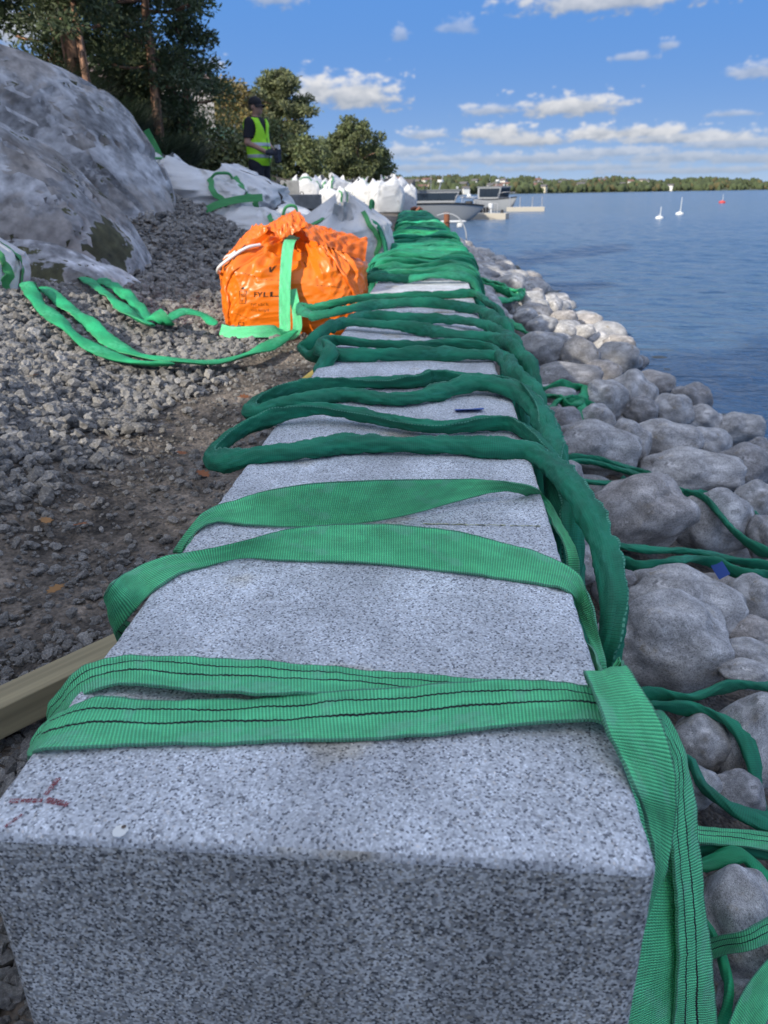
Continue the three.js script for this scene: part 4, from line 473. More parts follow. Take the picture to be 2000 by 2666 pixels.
// slumped bags on the slope by the man
{
  const g = 'slumped white bulk bags on the slope';
  bulkBag('bulk_bag', 'large slumped white bulk bag lying across the gravel slope, dirty on top', [-2.9, 0.26, -10.6], -0.25, [1.8, 0.74, 1.3], 3.1, { fold: 0.09, top: 0.62, pinch: 0.5, slump: -0.35, straps: [0.10, 0.2, 0.3], loops: [[0.1, 0.2, 0.05]], group: g, n: 56, sw: 0.07 });
  bulkBag('bulk_bag', 'white bulk bag at the upper left end of the slope with a raised green strap', [-3.72, 0.6, -10.8], 0.2, [0.95, 0.52, 0.9], 5.4, { fold: 0.08, pinch: 0.4, straps: [0.16, 0.25, 0.36], loops: [[0.2, 0.3, 0.05]], ears: [[0.45, 0.3]], group: g, n: 44, sw: 0.05 });
  const b3 = bulkBag('bulk_bag', 'white bulk bag at the foot of the slope with dark printed lettering', [-2.05, -0.02, -9.9], -0.35, [1.4, 0.55, 1.0], 7.7, { fold: 0.09, top: 0.62, pinch: 0.45, slump: -0.35, straps: [0.18, 0.07], loops: [[0.02, 0.12, 0.08]], group: g, n: 56, sw: 0.06 });
  { const c = document.createElement('canvas'); c.width = 256; c.height = 96; const x = c.getContext('2d'); x.fillStyle = '#d5d6d8'; x.fillRect(0, 0, 256, 96); x.fillStyle = '#2b2d31'; x.font = 'bold 84px serif'; x.fillText('Rock', 14, 74); const t = new THREE.CanvasTexture(c); t.colorSpace = THREE.SRGBColorSpace; const geo = b3.children[0].geometry, P = (u, v) => bagPoint(geo, 56, u, v, 0.006).slice(0, 3); mesh('print', grid(14, 8, (u, v) => P(lerp(0.345, 0.24, u), lerp(0.24, 0.40, v))), std([0.9, 0.9, 0.9], 0.7, { map: t }), b3); }
  const st = thing('upright_strap', 'green strap standing straight up above the upper slumped bag', 'strap', [-3.66, 1.0, -10.62]); mesh('strap', band([[0.02, 0, 0], [0, 0.15, 0.01], [-0.07, 0.3, 0], [-0.12, 0.42, 0.02]], 0.08, [0, 0, 1]), M.strap, st);
  const st2 = thing('loose_strap', 'wide green strap lying in a curve over the slumped bags', 'strap', [0, 0, 0]); mesh('strap', band([[-2.95, 0.36, -9.62], [-2.75, 0.5, -9.66], [-2.45, 0.58, -9.75], [-2.15, 0.6, -9.8]], 0.09, [0.1, 0.4, 1]), M.strap, st2);
  bulkBag('bulk_bag', 'white bulk bag cut off by the left picture edge at the foot of the rock', [-3.32, -0.06, -5.05], 0.3, [0.95, 0.66, 0.8], 9.2, { fold: 0.07, straps: [0.02, 0.1], loops: [], n: 48, sw: 0.06 });
}
// the shaded bag behind the orange one
bulkBag('bulk_bag', 'shaded bluish white bulk bag standing just behind the orange one', [-0.98, -0.22, -8.3], 0.3, [0.88, 0.74, 0.8], 2.2, { fold: 0.06, top: 0.72, straps: [0.2, 0.42], loops: [[0.0, 0.1, 0.06]], ears: [[0.27, 0.2]], n: 52 });
{ const s = thing('dark_strap', 'dark green sling hanging over the right side of the shaded bag', 'sling', [0, 0, 0]); mesh('sling_run', slingTube([[-0.85, 0.34, -8.15], [-0.66, 0.36, -8.05], [-0.55, 0.2, -7.95], [-0.52, -0.1, -7.9], [-0.54, -0.2, -7.8]], { r: 0.03, seed: 3 }), M.dark, s); }
// sunlit bags at the far end
{
  const g = 'sunlit white bulk bags at the far end', L = [[-4.3, 0.14, -26.2, 1.0, 0.95, 'leftmost tall white bulk bag in the sunlit far row'], [-3.55, 0.14, -26.6, 1.05, 0.95, 'second white bulk bag from the left in the sunlit far row'], [-3.25, 0.14, -25.3, 0.85, 0.62, 'low white bulk bag in front of the left half of the far row'], [-2.85, 0.14, -26.8, 1.0, 0.9, 'white bulk bag in the middle of the sunlit far row'], [-2.35, 0.14, -26.1, 0.9, 0.78, 'white bulk bag right of the middle of the far row with a green loop'], [-1.75, 0.14, -25.8, 1.0, 0.82, 'broad white bulk bag near the wall end in the far row'], [-1.5, 0.14, -27.0, 0.85, 0.92, 'tufted white bulk bag second from the right of the far row'], [-1.15, 0.14, -26.9, 0.7, 0.72, 'rightmost white bulk bag of the far row, beside the moored boat']];
  L.forEach(([x, y, z, w, h, label], i) => bulkBag('bulk_bag', label, [x, groundAt(Math.min(x, -1.9), z) - 0.02, z], i * 0.7, [w * 1.05, h * 1.1, w], i * 3.3 + 1, { fold: 0.045, top: 0.80 + 0.04 * (i % 3), pinch: 0.55, group: g, n: 36, straps: [0.09 + 0.02 * i, 0.30, 0.41], loops: i % 3 === 0 ? [[0.18, 0.28, 0.07]] : [], ears: i === 6 ? [[0.2, 0.3], [0.4, 0.26]] : i % 2 ? [[0.3, 0.16]] : [], sw: 0.05 }));
}
// low concrete blocks beside the path
{
  const f = tileFbm(8, 4, 451), t = dataTex(256, 256, (i, j) => { const v = 0.60 + f(i / 256, j / 256) * 0.1; return [v, v, v * 0.99]; }); const m = std([0.85, 0.86, 0.88], 0.9, { map: t });
  [['long low grey concrete block before the far white bags', -3.4, -20, 0.95, 0.34, 0.1], ['upright pale concrete block left of the low grey one', -4.15, -22.5, 0.5, 0.6, 0.2], ['small grey concrete block under the far white bags', -2.6, -23.5, 0.8, 0.3, -0.1]].forEach(([label, x, z, w, h, a]) => { const b = thing('concrete_block', label, 'concrete block', [x, groundAt(x, z) - 0.02, z], a); mesh('block', boxUV(chamferBox(w, h, 0.5, 0.02, 6, 4, 4), 1), m, b); mesh('lifting_eye', new THREE.TorusGeometry(0.04, 0.01, 6, 12).translate(0, h + 0.02, 0), std([0.2, 0.16, 0.13], 0.7), b); });
}
// ---------- the orange bag ----------
{
  const b = thing('orange_bag', 'glossy orange woven sack with black print, half slumped beside the wall', 'bulk bag', [-1.02, -0.27, -5.58], 0.06);
  const W = 0.96, H = 0.70, Dp = 0.9, nu = 220, nv = 120;
  const prof = (u, v) => {
    const a = u * Math.PI * 2, e = 0.36 + 0.3 * v, ca = Math.cos(a), sa = Math.sin(a), qx = Math.sign(ca) * Math.pow(Math.abs(ca), e), qz = Math.sign(sa) * Math.pow(Math.abs(sa), e); let R, y;
    if (v < 0.06) { R = v / 0.06; y = 0; } else if (v < 0.62) { const t = (v - 0.06) / 0.56; R = 0.97 + 0.07 * Math.sin(t * 2.6); y = t * 0.60; } else { const t = (v - 0.62) / 0.38; R = lerp(1.0, 0.06, Math.pow(t, 1.05)); y = 0.60 + 0.36 * Math.pow(t, 0.72); }
    const up = sstep(0.45, 0.85, v), rad = Math.abs(((a * 11 / (2 * Math.PI) + 0.35 * n2(a * 1.3, v * 2)) % 1) - 0.5) * 2, gather = (rad - 0.5) * 0.20 * up * (1 - 0.3 * v);
    const cr = 1 - 2 * Math.abs(n3(ca * 2.4 + 4, y * 3.2, sa * 2.4)), cr2 = 1 - 2 * Math.abs(n3(ca * 5 + 9, y * 7, sa * 5)), cr3 = 1 - 2 * Math.abs(n3(ca * 11, y * 13, sa * 11 + 3)); R *= 1 + gather + (0.012 + 0.05 * up) * cr + (0.008 + 0.022 * up) * cr2 + 0.006 * cr3;
    const dent = sstep(0.5, 0.7, v) * Math.exp(-(((u - 0.215 + 1) % 1) ** 2) / 0.0016) * 0.16; R -= dent;
    let yy = y * H * (1 + 0.10 * up * n3(ca * 1.2, 1, sa * 1.2) + 0.05 * up * cr2); return [qx * R * W / 2, yy, qz * R * Dp / 2];
  };
  const g = grid(nu, nv, prof, true); const uv = g.attributes.uv;
  const c = document.createElement('canvas'); c.width = 2048; c.height = 1024; const x = c.getContext('2d'); x.fillStyle = '#ee7414'; x.fillRect(0, 0, 2048, 1024);
  { const r = rng(9); for (let k = 0; k < 5000; k++) { x.fillStyle = r() < 0.5 ? 'rgba(255,150,50,0.05)' : 'rgba(190,70,5,0.05)'; x.fillRect(r() * 2048, r() * 1024, 4 + r() * 50, 1 + r() * 2); } }
  // one face of print is centred on u = 0.25 (towards the path); canvas x runs against u
  const cx = 2048 * (1 - 0.25); x.fillStyle = '#2a1c14'; x.strokeStyle = '#2a1c14';
  const X = (m) => cx + m * 550, Y = (h) => 1024 * (1 - (0.06 + h / 0.444 * 0.56)), text = (str, m, h, px, wgt = 'bold ') => { x.save(); x.translate(X(m), Y(h)); x.scale(0.46, 1); x.font = wgt + px + 'px sans-serif'; x.fillText(str, 0, 0); x.restore(); };
  const rect = (m0, h0, m1, h1) => x.strokeRect(X(m0), Y(h1), X(m1) - X(m0), Y(h0) - Y(h1)), dash = (m0, h0, m1, h1) => { x.setLineDash([9, 6]); x.lineWidth = 4; x.beginPath(); x.moveTo(X(m0), Y(h0)); x.lineTo(X(m1), Y(h1)); x.stroke(); x.setLineDash([]); };
  x.lineWidth = 4; text('FYLL', -0.125, 0.285, 62); text('Fyll säck', -0.14, 0.225, 34, ''); text('och knyt', -0.14, 0.185, 34, ''); text('BORT', -0.14, 0.05, 56); rect(-0.262, 0.24, -0.188, 0.325); text('HG', -0.25, 0.285, 44); text('97', -0.25, 0.247, 40); x.beginPath(); x.ellipse(X(-0.225), Y(0.335), 11, 22, 0, Math.PI, 0); x.fill(); rect(-0.295, 0.045, -0.228, 0.105); text('HG', -0.285, 0.06, 44);
  dash(-0.25, 0.435, -0.01, 0.40); dash(0.09, 0.36, 0.31, 0.335); dash(-0.32, 0.17, -0.14, 0.13); text('V', -0.06, 0.45, 60); text('J', 0.06, 0.47, 50);
  x.font = 'bold 190px sans-serif'; x.save(); x.translate(2048 * 0.5 + 60, 600); x.scale(0.5, 1); x.fillText('U', 0, 0); x.restore();
  const t = new THREE.CanvasTexture(c); t.colorSpace = THREE.SRGBColorSpace; t.wrapS = THREE.RepeatWrapping; for (let i = 0; i < uv.count; i++) uv.setXY(i, 1 - uv.getX(i), uv.getY(i));
  M.orange = phys([0.92, 0.97, 1.0], 0.36, { map: t }); M.orangePlain = phys([0.80, 0.16, 0.012], 0.34, {});
  mesh('sack', g, M.orange, b);
  const at = (u, v, o = 0.01) => { const p = prof(u, v), l = Math.hypot(p[0], p[2]); return [p[0] * (1 + o / l), p[1] + o * 0.5, p[2] * (1 + o / l)]; };
  for (const u of [0.125, 0.375, 0.875, 0.625]) { const pts = []; for (let k = 0; k <= 24; k++) { const v = 0.07 + 0.70 * k / 24; pts.push(at(u + 0.01 * Math.sin(k * 0.5) - (u > 0.3 && u < 0.4 ? 1 : -1) * 0.07 * sstep(0.45, 0.8, v), v, 0.004)); } mesh('piping', tube(pts, 0.011, 60, 8), M.orangePlain, b); }
  // stiff flaps of the folded top
  const patch = (A, B, C, D, seed, bulge) => { const q = grid(28, 14, (u, v) => { const p = V(...A).lerp(V(...B), u), o = V(...D).lerp(V(...C), u); p.lerp(o, v); const w = bulge * Math.sin(v * Math.PI) * (0.6 + 0.4 * Math.sin(u * Math.PI)) + 0.014 * (1 - 2 * Math.abs(n2(u * 4 + seed, v * 2.2))) + 0.006 * n2(u * 11, v * 6 + seed); return [p.x * 1.04 + w * 0.2, p.y + 0.035 + w * 0.8, p.z + 0.05 + w * 0.7]; }); mesh('top_flap', q, M.orangePlain, b); };
  patch([0.02, 0.70, 0.16], [0.50, 0.57, -0.02], [0.48, 0.42, 0.06], [0.14, 0.58, 0.33], 3, 0.03); patch([-0.48, 0.44, 0.06], [-0.27, 0.66, 0.0], [-0.13, 0.65, 0.12], [-0.38, 0.40, 0.22], 7, 0.03); patch([-0.17, 0.66, 0.14], [0.02, 0.76, 0.02], [0.13, 0.66, 0.24], [-0.06, 0.58, 0.30], 5, 0.05);
  const blot = (u0, u1, v0, v1) => mesh('black_print', grid(10, 8, (u, v) => at(lerp(u0, u1, u) + 0.006 * Math.sin(v * 7), lerp(v0, v1, v) + 0.006 * Math.sin(u * 9), 0.008)), std([0.03, 0.025, 0.022], 0.35), b);
  blot(0.37, 0.395, 0.66, 0.74); blot(0.40, 0.43, 0.62, 0.69); blot(0.445, 0.475, 0.60, 0.655);
  mesh('white_cord', tube([at(0.47, 0.60, 0.02), at(0.435, 0.58, 0.035), at(0.40, 0.61, 0.04), at(0.37, 0.66, 0.035), at(0.34, 0.73, 0.03), at(0.32, 0.78, 0.03)], 0.011, 50, 8), std([0.75, 0.72, 0.72], 0.6), b);
  mesh('white_cord', tube([at(0.48, 0.62, 0.02), at(0.47, 0.66, 0.03), at(0.44, 0.69, 0.03), at(0.42, 0.70, 0.02)], 0.009, 30, 8), std([0.75, 0.72, 0.72], 0.6), b);
}
// bright sling draped over the orange bag and trailing over the gravel
{
  const G = (x, z, h = 0.03) => [x, groundAt(x, z) + h + 0.045, z], s = thing('webbing_sling', 'bright green sling draped down the orange bag and trailing over the gravel', 'sling', [0, 0, 0], 0, 'slings on the gravel');
  M.webSun = phys([0.9, 0.95, 0.9], 0.62, { map: tWebPlain, bumpMap: tWebBump, bumpScale: 0.001 });
  mesh('strap', band([[-0.985, 0.36, -5.42], [-0.99, 0.33, -5.22], [-0.995, 0.20, -5.10], [-1.0, 0.05, -5.03], [-1.005, -0.1, -5.0], [-1.01, -0.2, -4.97], G(-1.06, -4.9), G(-1.18, -4.84), G(-1.32, -4.85), G(-1.42, -4.93)], 0.075, [0.1, 0.25, 1]), M.webSun, s);
  mesh('strap', band([[-0.96, 0.05, -5.08], [-0.93, -0.08, -5.02], [-0.92, -0.18, -4.97], G(-0.93, -4.86), G(-0.98, -4.74)], 0.06, [0.15, 0.2, 1]), M.webSun, s);
  mesh('sling_run', slingTube([G(-0.92, -4.86, 0.05), G(-0.98, -4.55), G(-1.1, -4.30), G(-1.25, -4.12), G(-1.42, -4.0), G(-1.62, -4.02), G(-1.82, -4.15), G(-2.05, -4.38), G(-2.3, -4.65), G(-2.5, -4.88), G(-2.62, -5.02), [-2.66, groundAt(-2.66, -5.0) + 0.05, -4.98], G(-2.6, -4.78, 0.05), G(-2.4, -4.5, 0.04), G(-2.12, -4.18, 0.04), G(-1.85, -3.98, 0.03), G(-1.6, -3.92, 0.03), G(-1.4, -3.93, 0.035)], { r: 0.036, flat: 0.36, seed: 12, twist: 0.5, roll: 0.1, step: 0.02, lump: 0.35 }), M.bright, s);
  const s2 = thing('webbing_sling', 'second green sling on the gravel, from the rock foot to the orange bag', 'sling', [0, 0, 0], 0, 'slings on the gravel');
  mesh('sling_run', slingTube([G(-1.45, -4.92, 0.06), G(-1.55, -5.02, 0.07), G(-1.68, -5.0, 0.08), G(-1.75, -4.85, 0.05), G(-1.70, -4.68, 0.05), G(-1.66, -4.6, 0.07), G(-1.72, -4.62, 0.09), G(-1.85, -4.8, 0.05), G(-2.1, -5.2, 0.05), G(-2.4, -5.65, 0.05), G(-2.7, -6.1, 0.05), G(-2.82, -6.25, 0.07), [-2.86, groundAt(-2.86, -6.2) + 0.08, -6.16], G(-2.75, -5.95, 0.06), G(-2.45, -5.5, 0.05), G(-2.15, -5.05, 0.05), G(-1.85, -4.65, 0.06), G(-1.72, -4.52, 0.06)], { r: 0.036, flat: 0.36, seed: 15, twist: 0.5, roll: 0.1, step: 0.02, lump: 0.35 }), M.bright, s2);
}
// ---------- trees ----------
const tBark = (() => { const f = tileFbm(4, 5, 501), g = tileFbm(20, 3, 502); return dataTex(256, 512, (i, j) => { const u = i / 256, v = j / 512, p = Math.abs(f(u, v * 0.5)) * 1.4 + g(u, v) * 0.25, s = 0.36 + p * 0.5; return [s * 1.05, s * 0.86, s * 0.74]; }); })();
M.bark = std([0.75, 0.68, 0.64], 0.95, { map: tBark, bumpMap: tBark, bumpScale: 0.02 }); M.barkPine = std([0.90, 0.78, 0.70], 0.95, { map: tBark, bumpMap: tBark, bumpScale: 0.015 });
M.leaf = new THREE.MeshPhysicalMaterial({ color: 0xffffff, vertexColors: true, roughness: 0.8, side: THREE.DoubleSide, transmission: 0.3, thickness: 0 });
function leafCloud(clumps, col, o) {                   // many small leaf or needle faces spread through the clumps
  const { n = 120, size = 0.1, long = 2.4, seed = 1, droop = 0 } = o, r = rng(seed), pos = [], cl = [], A = V(), B = V(), Cc = V();
  for (const [cx, cy, cz, rx, ry, rz, tone = 1] of clumps) {
    const tint = tone * (0.8 + r() * 0.4), m = Math.round(0.62 * n * (rx * rz) / ((o.ref ?? 0.7) ** 2));
    for (let i = 0; i < m; i++) {
      const th = r() * 6.283, ph = Math.acos(2 * r() - 1), R = Math.pow(r(), 0.40), dx = Math.sin(ph) * Math.cos(th), dy = Math.cos(ph), dz = Math.sin(ph) * Math.sin(th), wob = 1 + 0.35 * n3(dx * 1.9 + cx, dy * 1.9 + cy, dz * 1.9 + cz);
      const x = cx + dx * R * rx * wob, y = cy + dy * R * ry * wob, z = cz + dz * R * rz * wob, s = size * (0.6 + r() * 0.8);
      A.set(dx * 0.6 + r() - 0.5, dy * 0.5 + r() - 0.4 - droop, dz * 0.6 + r() - 0.5).normalize(); B.set(r() - 0.5, r() - 0.5, r() - 0.5).cross(A).normalize(); const l = s * long / 2, w = s / 2;
      const p = [[-l, 0], [0, -w], [l, 0], [0, w]].map(([a, b]) => [x + A.x * a + B.x * b, y + A.y * a + B.y * b, z + A.z * a + B.z * b]); pos.push(...p[0], ...p[1], ...p[2], ...p[0], ...p[2], ...p[3]);
      const k = tint * (0.75 + r() * 0.5), yl = r() * 0.18; const c = [col[0] * k * (1 + yl), col[1] * k * (1 + yl * 0.25), col[2] * k]; for (let q = 0; q < 6; q++) cl.push(...c);
    }
  }
  const g = new THREE.BufferGeometry(); g.setAttribute('position', new THREE.Float32BufferAttribute(pos, 3)); g.setAttribute('color', new THREE.Float32BufferAttribute(cl, 3)); g.computeVertexNormals(); return g;
}
function trunkGeo(pts, r0, r1, rad = 10) { const c = new THREE.CatmullRomCurve3(pts.map((p) => V(...p))), N = 30, fr = c.computeFrenetFrames(N, false); const g = grid(rad, N, (u, v, i, j) => { const p = c.getPoint(v), a = u * 6.2832, R = lerp(r0, r1, Math.pow(v, 0.8)) * (1 + 0.5 * Math.exp(-v * 30) + 0.07 * n3(Math.cos(a), v * 12, Math.sin(a))); return [p.x + (fr.normals[j].x * Math.cos(a) + fr.binormals[j].x * Math.sin(a)) * R, p.y + (fr.normals[j].y * Math.cos(a) + fr.binormals[j].y * Math.sin(a)) * R, p.z + (fr.normals[j].z * Math.cos(a) + fr.binormals[j].z * Math.sin(a)) * R]; }, true); const uv = g.attributes.uv; for (let i = 0; i < uv.count; i++) uv.setXY(i, uv.getX(i) * 2, uv.getY(i) * 5); return g; }
function pineTree(label, [x, z], H, o = {}) {
  if (o.top) H = o.top - groundAt(x, z);           // broad-crowned conifer: bare trunk below, limbs carrying flat clumps of needles
  const { seed = 1, r0 = 0.17, base = 0.4, spread = 2.2, limbs = 26, col = [0.055, 0.085, 0.03], n = 100, size = 0.1, lean = 0.2, group, name = 'pine_tree', shape = 0.8, clumpR = 0.62, bark = M.barkPine } = o, r = rng(seed * 101), t = thing(name, label, 'tree', [x, groundAt(x, z) - 0.1, z], 0, group);
  const top = [lean * (r() - 0.5) * 3, H, lean * (r() - 0.5) * 3], tr = [[0, 0, 0], [top[0] * 0.2 + 0.1 * (r() - 0.5), H * 0.3, top[2] * 0.3], [top[0] * 0.6, H * 0.65, top[2] * 0.6 + 0.1], top]; mesh('trunk', trunkGeo(tr, r0, r0 * 0.2), bark, t);
  const c = new THREE.CatmullRomCurve3(tr.map((p) => V(...p))), branches = [], clumps = [];
  for (let i = 0; i < limbs; i++) {
    const v = base + (1 - base) * Math.pow((i + r() * 0.6) / limbs, 0.9), p = c.getPoint(Math.min(0.98, v)), a = i * 2.4 + r() * 0.9, k = (v - base) / (1 - base), L = spread * (shape > 0 ? Math.pow(Math.sin(Math.PI * clamp(0.18 + k * 0.78)), 0.8) : 1 - k * 0.88) * (0.6 + r() * 0.55), up = L * (0.30 - 0.35 * (1 - k));
    const e = V(p.x + Math.cos(a) * L, p.y + up, p.z + Math.sin(a) * L), m = V().lerpVectors(p, e, 0.55).add(V(0, -0.06 * L, 0)); branches.push(tube([p, m, e], 0.018 + 0.012 * L, 8, 5));
    for (let q = 0; q < 3; q++) { const f = 0.45 + 0.28 * q, P = V().lerpVectors(p, e, f), s = clumpR * (0.75 + r() * 0.6) * (0.7 + 0.3 * L / spread); clumps.push([P.x + (r() - 0.5) * 0.5, P.y + 0.1 + (r() - 0.5) * 0.3, P.z + (r() - 0.5) * 0.5, s * 1.1, s * 0.55, s * 1.1, 0.85 + r() * 0.3]); }
  }
  clumps.push([top[0], H, top[2], clumpR * 0.8, clumpR * 0.8, clumpR * 0.8]);
  mesh('limbs', join(branches), bark, t); mesh('crown', leafCloud(clumps, col, { n, size, seed, long: 2.8, ref: clumpR }), M.leaf, t); return t;
}
function leafTree(label, [x, z], H, o = {}) {
  if (o.top) H = o.top - groundAt(x, z);           // round-headed broadleaf tree
  const { seed = 1, r0 = 0.14, rx = 2, col = [0.07, 0.095, 0.025], n = 130, size = 0.14, clumps: nc = 46, group, base = 0.22, name = 'birch_tree', droop = 0.3 } = o, r = rng(seed * 77), t = thing(name, label, 'tree', [x, groundAt(x, z) - 0.1, z], 0, group), tr = [[0, 0, 0], [0.1, H * 0.35, 0], [-0.05, H * 0.7, 0.1], [0, H * 0.95, 0]]; mesh('trunk', trunkGeo(tr, r0, r0 * 0.2), M.bark, t);
  const branches = [], clumps = []; for (let i = 0; i < nc; i++) { const k = r(), y = H * (base + (1 - base) * k), R = rx * Math.pow(Math.sin(Math.PI * clamp(0.12 + k * 0.80)), 0.75) * (0.55 + r() * 0.5), a = r() * 6.283, px = Math.cos(a) * R, pz = Math.sin(a) * R, s = (0.34 + r() * 0.34) * (o.cs ?? 1); clumps.push([px, y, pz, s, s * 0.8, s, 0.85 + r() * 0.3]); if (i % 3 === 0) branches.push(tube([[0, y * 0.75, 0], [px * 0.5, y * 0.92, pz * 0.5], [px, y, pz]], 0.025, 8, 5)); }
  mesh('limbs', join(branches), M.bark, t); mesh('crown', leafCloud(clumps, col, { n, size, seed, long: 1.7, droop, ref: 0.5 }), M.leaf, t); return t;
}
// big pines over the rock: one kind of needle green, loose crowns with gaps
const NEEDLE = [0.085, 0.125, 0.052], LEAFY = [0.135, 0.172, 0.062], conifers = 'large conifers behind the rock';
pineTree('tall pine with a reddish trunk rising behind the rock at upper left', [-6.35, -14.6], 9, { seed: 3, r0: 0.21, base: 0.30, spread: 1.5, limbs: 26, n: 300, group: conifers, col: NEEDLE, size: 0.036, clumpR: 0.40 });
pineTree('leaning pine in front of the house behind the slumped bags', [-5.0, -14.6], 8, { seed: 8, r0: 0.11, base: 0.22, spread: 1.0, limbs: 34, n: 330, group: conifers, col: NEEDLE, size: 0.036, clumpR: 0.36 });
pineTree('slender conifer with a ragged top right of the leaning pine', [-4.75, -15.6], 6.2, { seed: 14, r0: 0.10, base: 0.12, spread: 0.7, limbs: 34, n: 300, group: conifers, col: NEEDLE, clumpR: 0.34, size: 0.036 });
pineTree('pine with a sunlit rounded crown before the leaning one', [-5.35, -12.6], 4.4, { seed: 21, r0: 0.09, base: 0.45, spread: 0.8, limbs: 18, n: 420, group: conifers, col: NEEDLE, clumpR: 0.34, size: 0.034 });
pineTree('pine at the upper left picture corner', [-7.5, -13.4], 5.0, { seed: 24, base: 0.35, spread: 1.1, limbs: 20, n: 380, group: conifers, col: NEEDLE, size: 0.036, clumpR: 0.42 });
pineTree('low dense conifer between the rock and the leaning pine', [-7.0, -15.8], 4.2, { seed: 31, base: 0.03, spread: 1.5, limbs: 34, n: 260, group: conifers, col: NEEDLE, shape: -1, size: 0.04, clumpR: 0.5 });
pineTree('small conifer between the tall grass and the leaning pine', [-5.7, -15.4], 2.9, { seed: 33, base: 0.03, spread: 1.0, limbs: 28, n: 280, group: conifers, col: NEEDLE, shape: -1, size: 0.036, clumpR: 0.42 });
// middle distance
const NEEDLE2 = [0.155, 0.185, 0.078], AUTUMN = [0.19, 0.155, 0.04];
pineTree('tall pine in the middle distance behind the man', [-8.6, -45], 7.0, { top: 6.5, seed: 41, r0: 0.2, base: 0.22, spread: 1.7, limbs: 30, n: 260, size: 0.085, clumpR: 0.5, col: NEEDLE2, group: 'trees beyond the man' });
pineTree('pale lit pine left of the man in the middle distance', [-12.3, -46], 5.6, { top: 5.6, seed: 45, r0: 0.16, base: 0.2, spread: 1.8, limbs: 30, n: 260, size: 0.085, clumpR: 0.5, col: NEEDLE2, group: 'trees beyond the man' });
leafTree('yellowing small tree directly behind the man', [-10.3, -40], 3.6, { seed: 47, rx: 1.5, col: AUTUMN, group: 'trees beyond the man', size: 0.1 });
leafTree('dense leafy tree left in the group behind the far bags', [-7.4, -56], 4.3, { top: 4.3, seed: 51, rx: 1.6, col: LEAFY, group: 'trees beyond the man', size: 0.11, n: 300 });
leafTree('tallest leafy tree behind the far bags', [-5.6, -56], 5.6, { top: 5.3, seed: 53, rx: 1.7, col: LEAFY, group: 'trees beyond the man', size: 0.11, n: 300, clumps: 60 });
leafTree('rounded leafy tree at the right end of the group by the water', [-4.7, -58], 4.0, { top: 3.7, seed: 57, rx: 1.35, col: LEAFY, group: 'trees beyond the man', size: 0.11, n: 300 });
leafTree('low olive bush under the middle distance pine', [-9.4, -42], 2.2, { seed: 59, rx: 1.7, col: LEAFY, group: 'trees beyond the man', base: 0.02, size: 0.1, n: 260, name: 'bush' });
leafTree('low bush left of the far white bags', [-7.0, -42], 1.9, { seed: 61, rx: 1.5, col: LEAFY, base: 0.02, size: 0.1, n: 260, name: 'bush' });
leafTree('rounded clipped green bush left of the man', [-4.3, -15.5], 1.0, { seed: 63, rx: 0.85, col: LEAFY, base: 0.02, size: 0.06, n: 420, clumps: 26, name: 'bush' });
leafTree('low hedge bush between the tall grass and the man', [-4.9, -17], 1.5, { seed: 64, rx: 1.0, col: LEAFY, base: 0.02, size: 0.034, n: 380, clumps: 26, name: 'bush' });
// tall grass behind the rock shoulder
function grassClump(label, [x, z], H, n, seed, spread) {
  const r = rng(seed), pos = [], t = thing('tall_grass', label, 'grass clump', [x, groundAt(x, z) - 0.05, z], 0, 'tall grass behind the rock'), cl = [];
  for (let i = 0; i < n; i++) { const a = r() * 6.283, R = Math.sqrt(r()) * spread, bx = Math.cos(a) * R * 0.6, bz = Math.sin(a) * R * 0.6, L = H * (0.6 + r() * 0.5), out = 0.25 + r() * 0.5, dx = Math.cos(a + (r() - 0.5) * 1.4), dz = Math.sin(a + (r() - 0.5) * 1.4), w = 0.012 + r() * 0.012; let prev = null; const k = 0.6 + r() * 0.7; for (let q = 0; q <= 4; q++) { const s = q / 4, px = bx + dx * out * L * s * s, py = L * (s - 0.28 * s * s * s * (0.6 + out)), pz = bz + dz * out * L * s * s, ww = w * (1 - s * 0.95), nx = -dz, nz = dx, cur = [[px - nx * ww, py, pz - nz * ww], [px + nx * ww, py, pz + nz * ww]]; if (prev) { pos.push(...prev[0], ...prev[1], ...cur[1], ...prev[0], ...cur[1], ...cur[0]); for (let c = 0; c < 6; c++) cl.push(0.060 * k, 0.088 * k, 0.040 * k); } prev = cur; } }
  const g = new THREE.BufferGeometry(); g.setAttribute('position', new THREE.Float32BufferAttribute(pos, 3)); g.setAttribute('color', new THREE.Float32BufferAttribute(cl, 3)); g.computeVertexNormals(); mesh('blades', g, M.leaf, t); return t;
}
grassClump('tall grass clump directly above the rock shoulder', [-5.4, -13.2], 1.35, 2600, 5, 0.9); grassClump('tall grass clump behind the slumped bags', [-4.5, -13.0], 1.05, 2400, 6, 0.9); grassClump('tall grass clump farther left behind the rock', [-6.4, -13.6], 1.6, 2600, 7, 1.0); grassClump('lower grass clump left of the man', [-3.9, -13.9], 0.75, 1600, 8, 0.7);

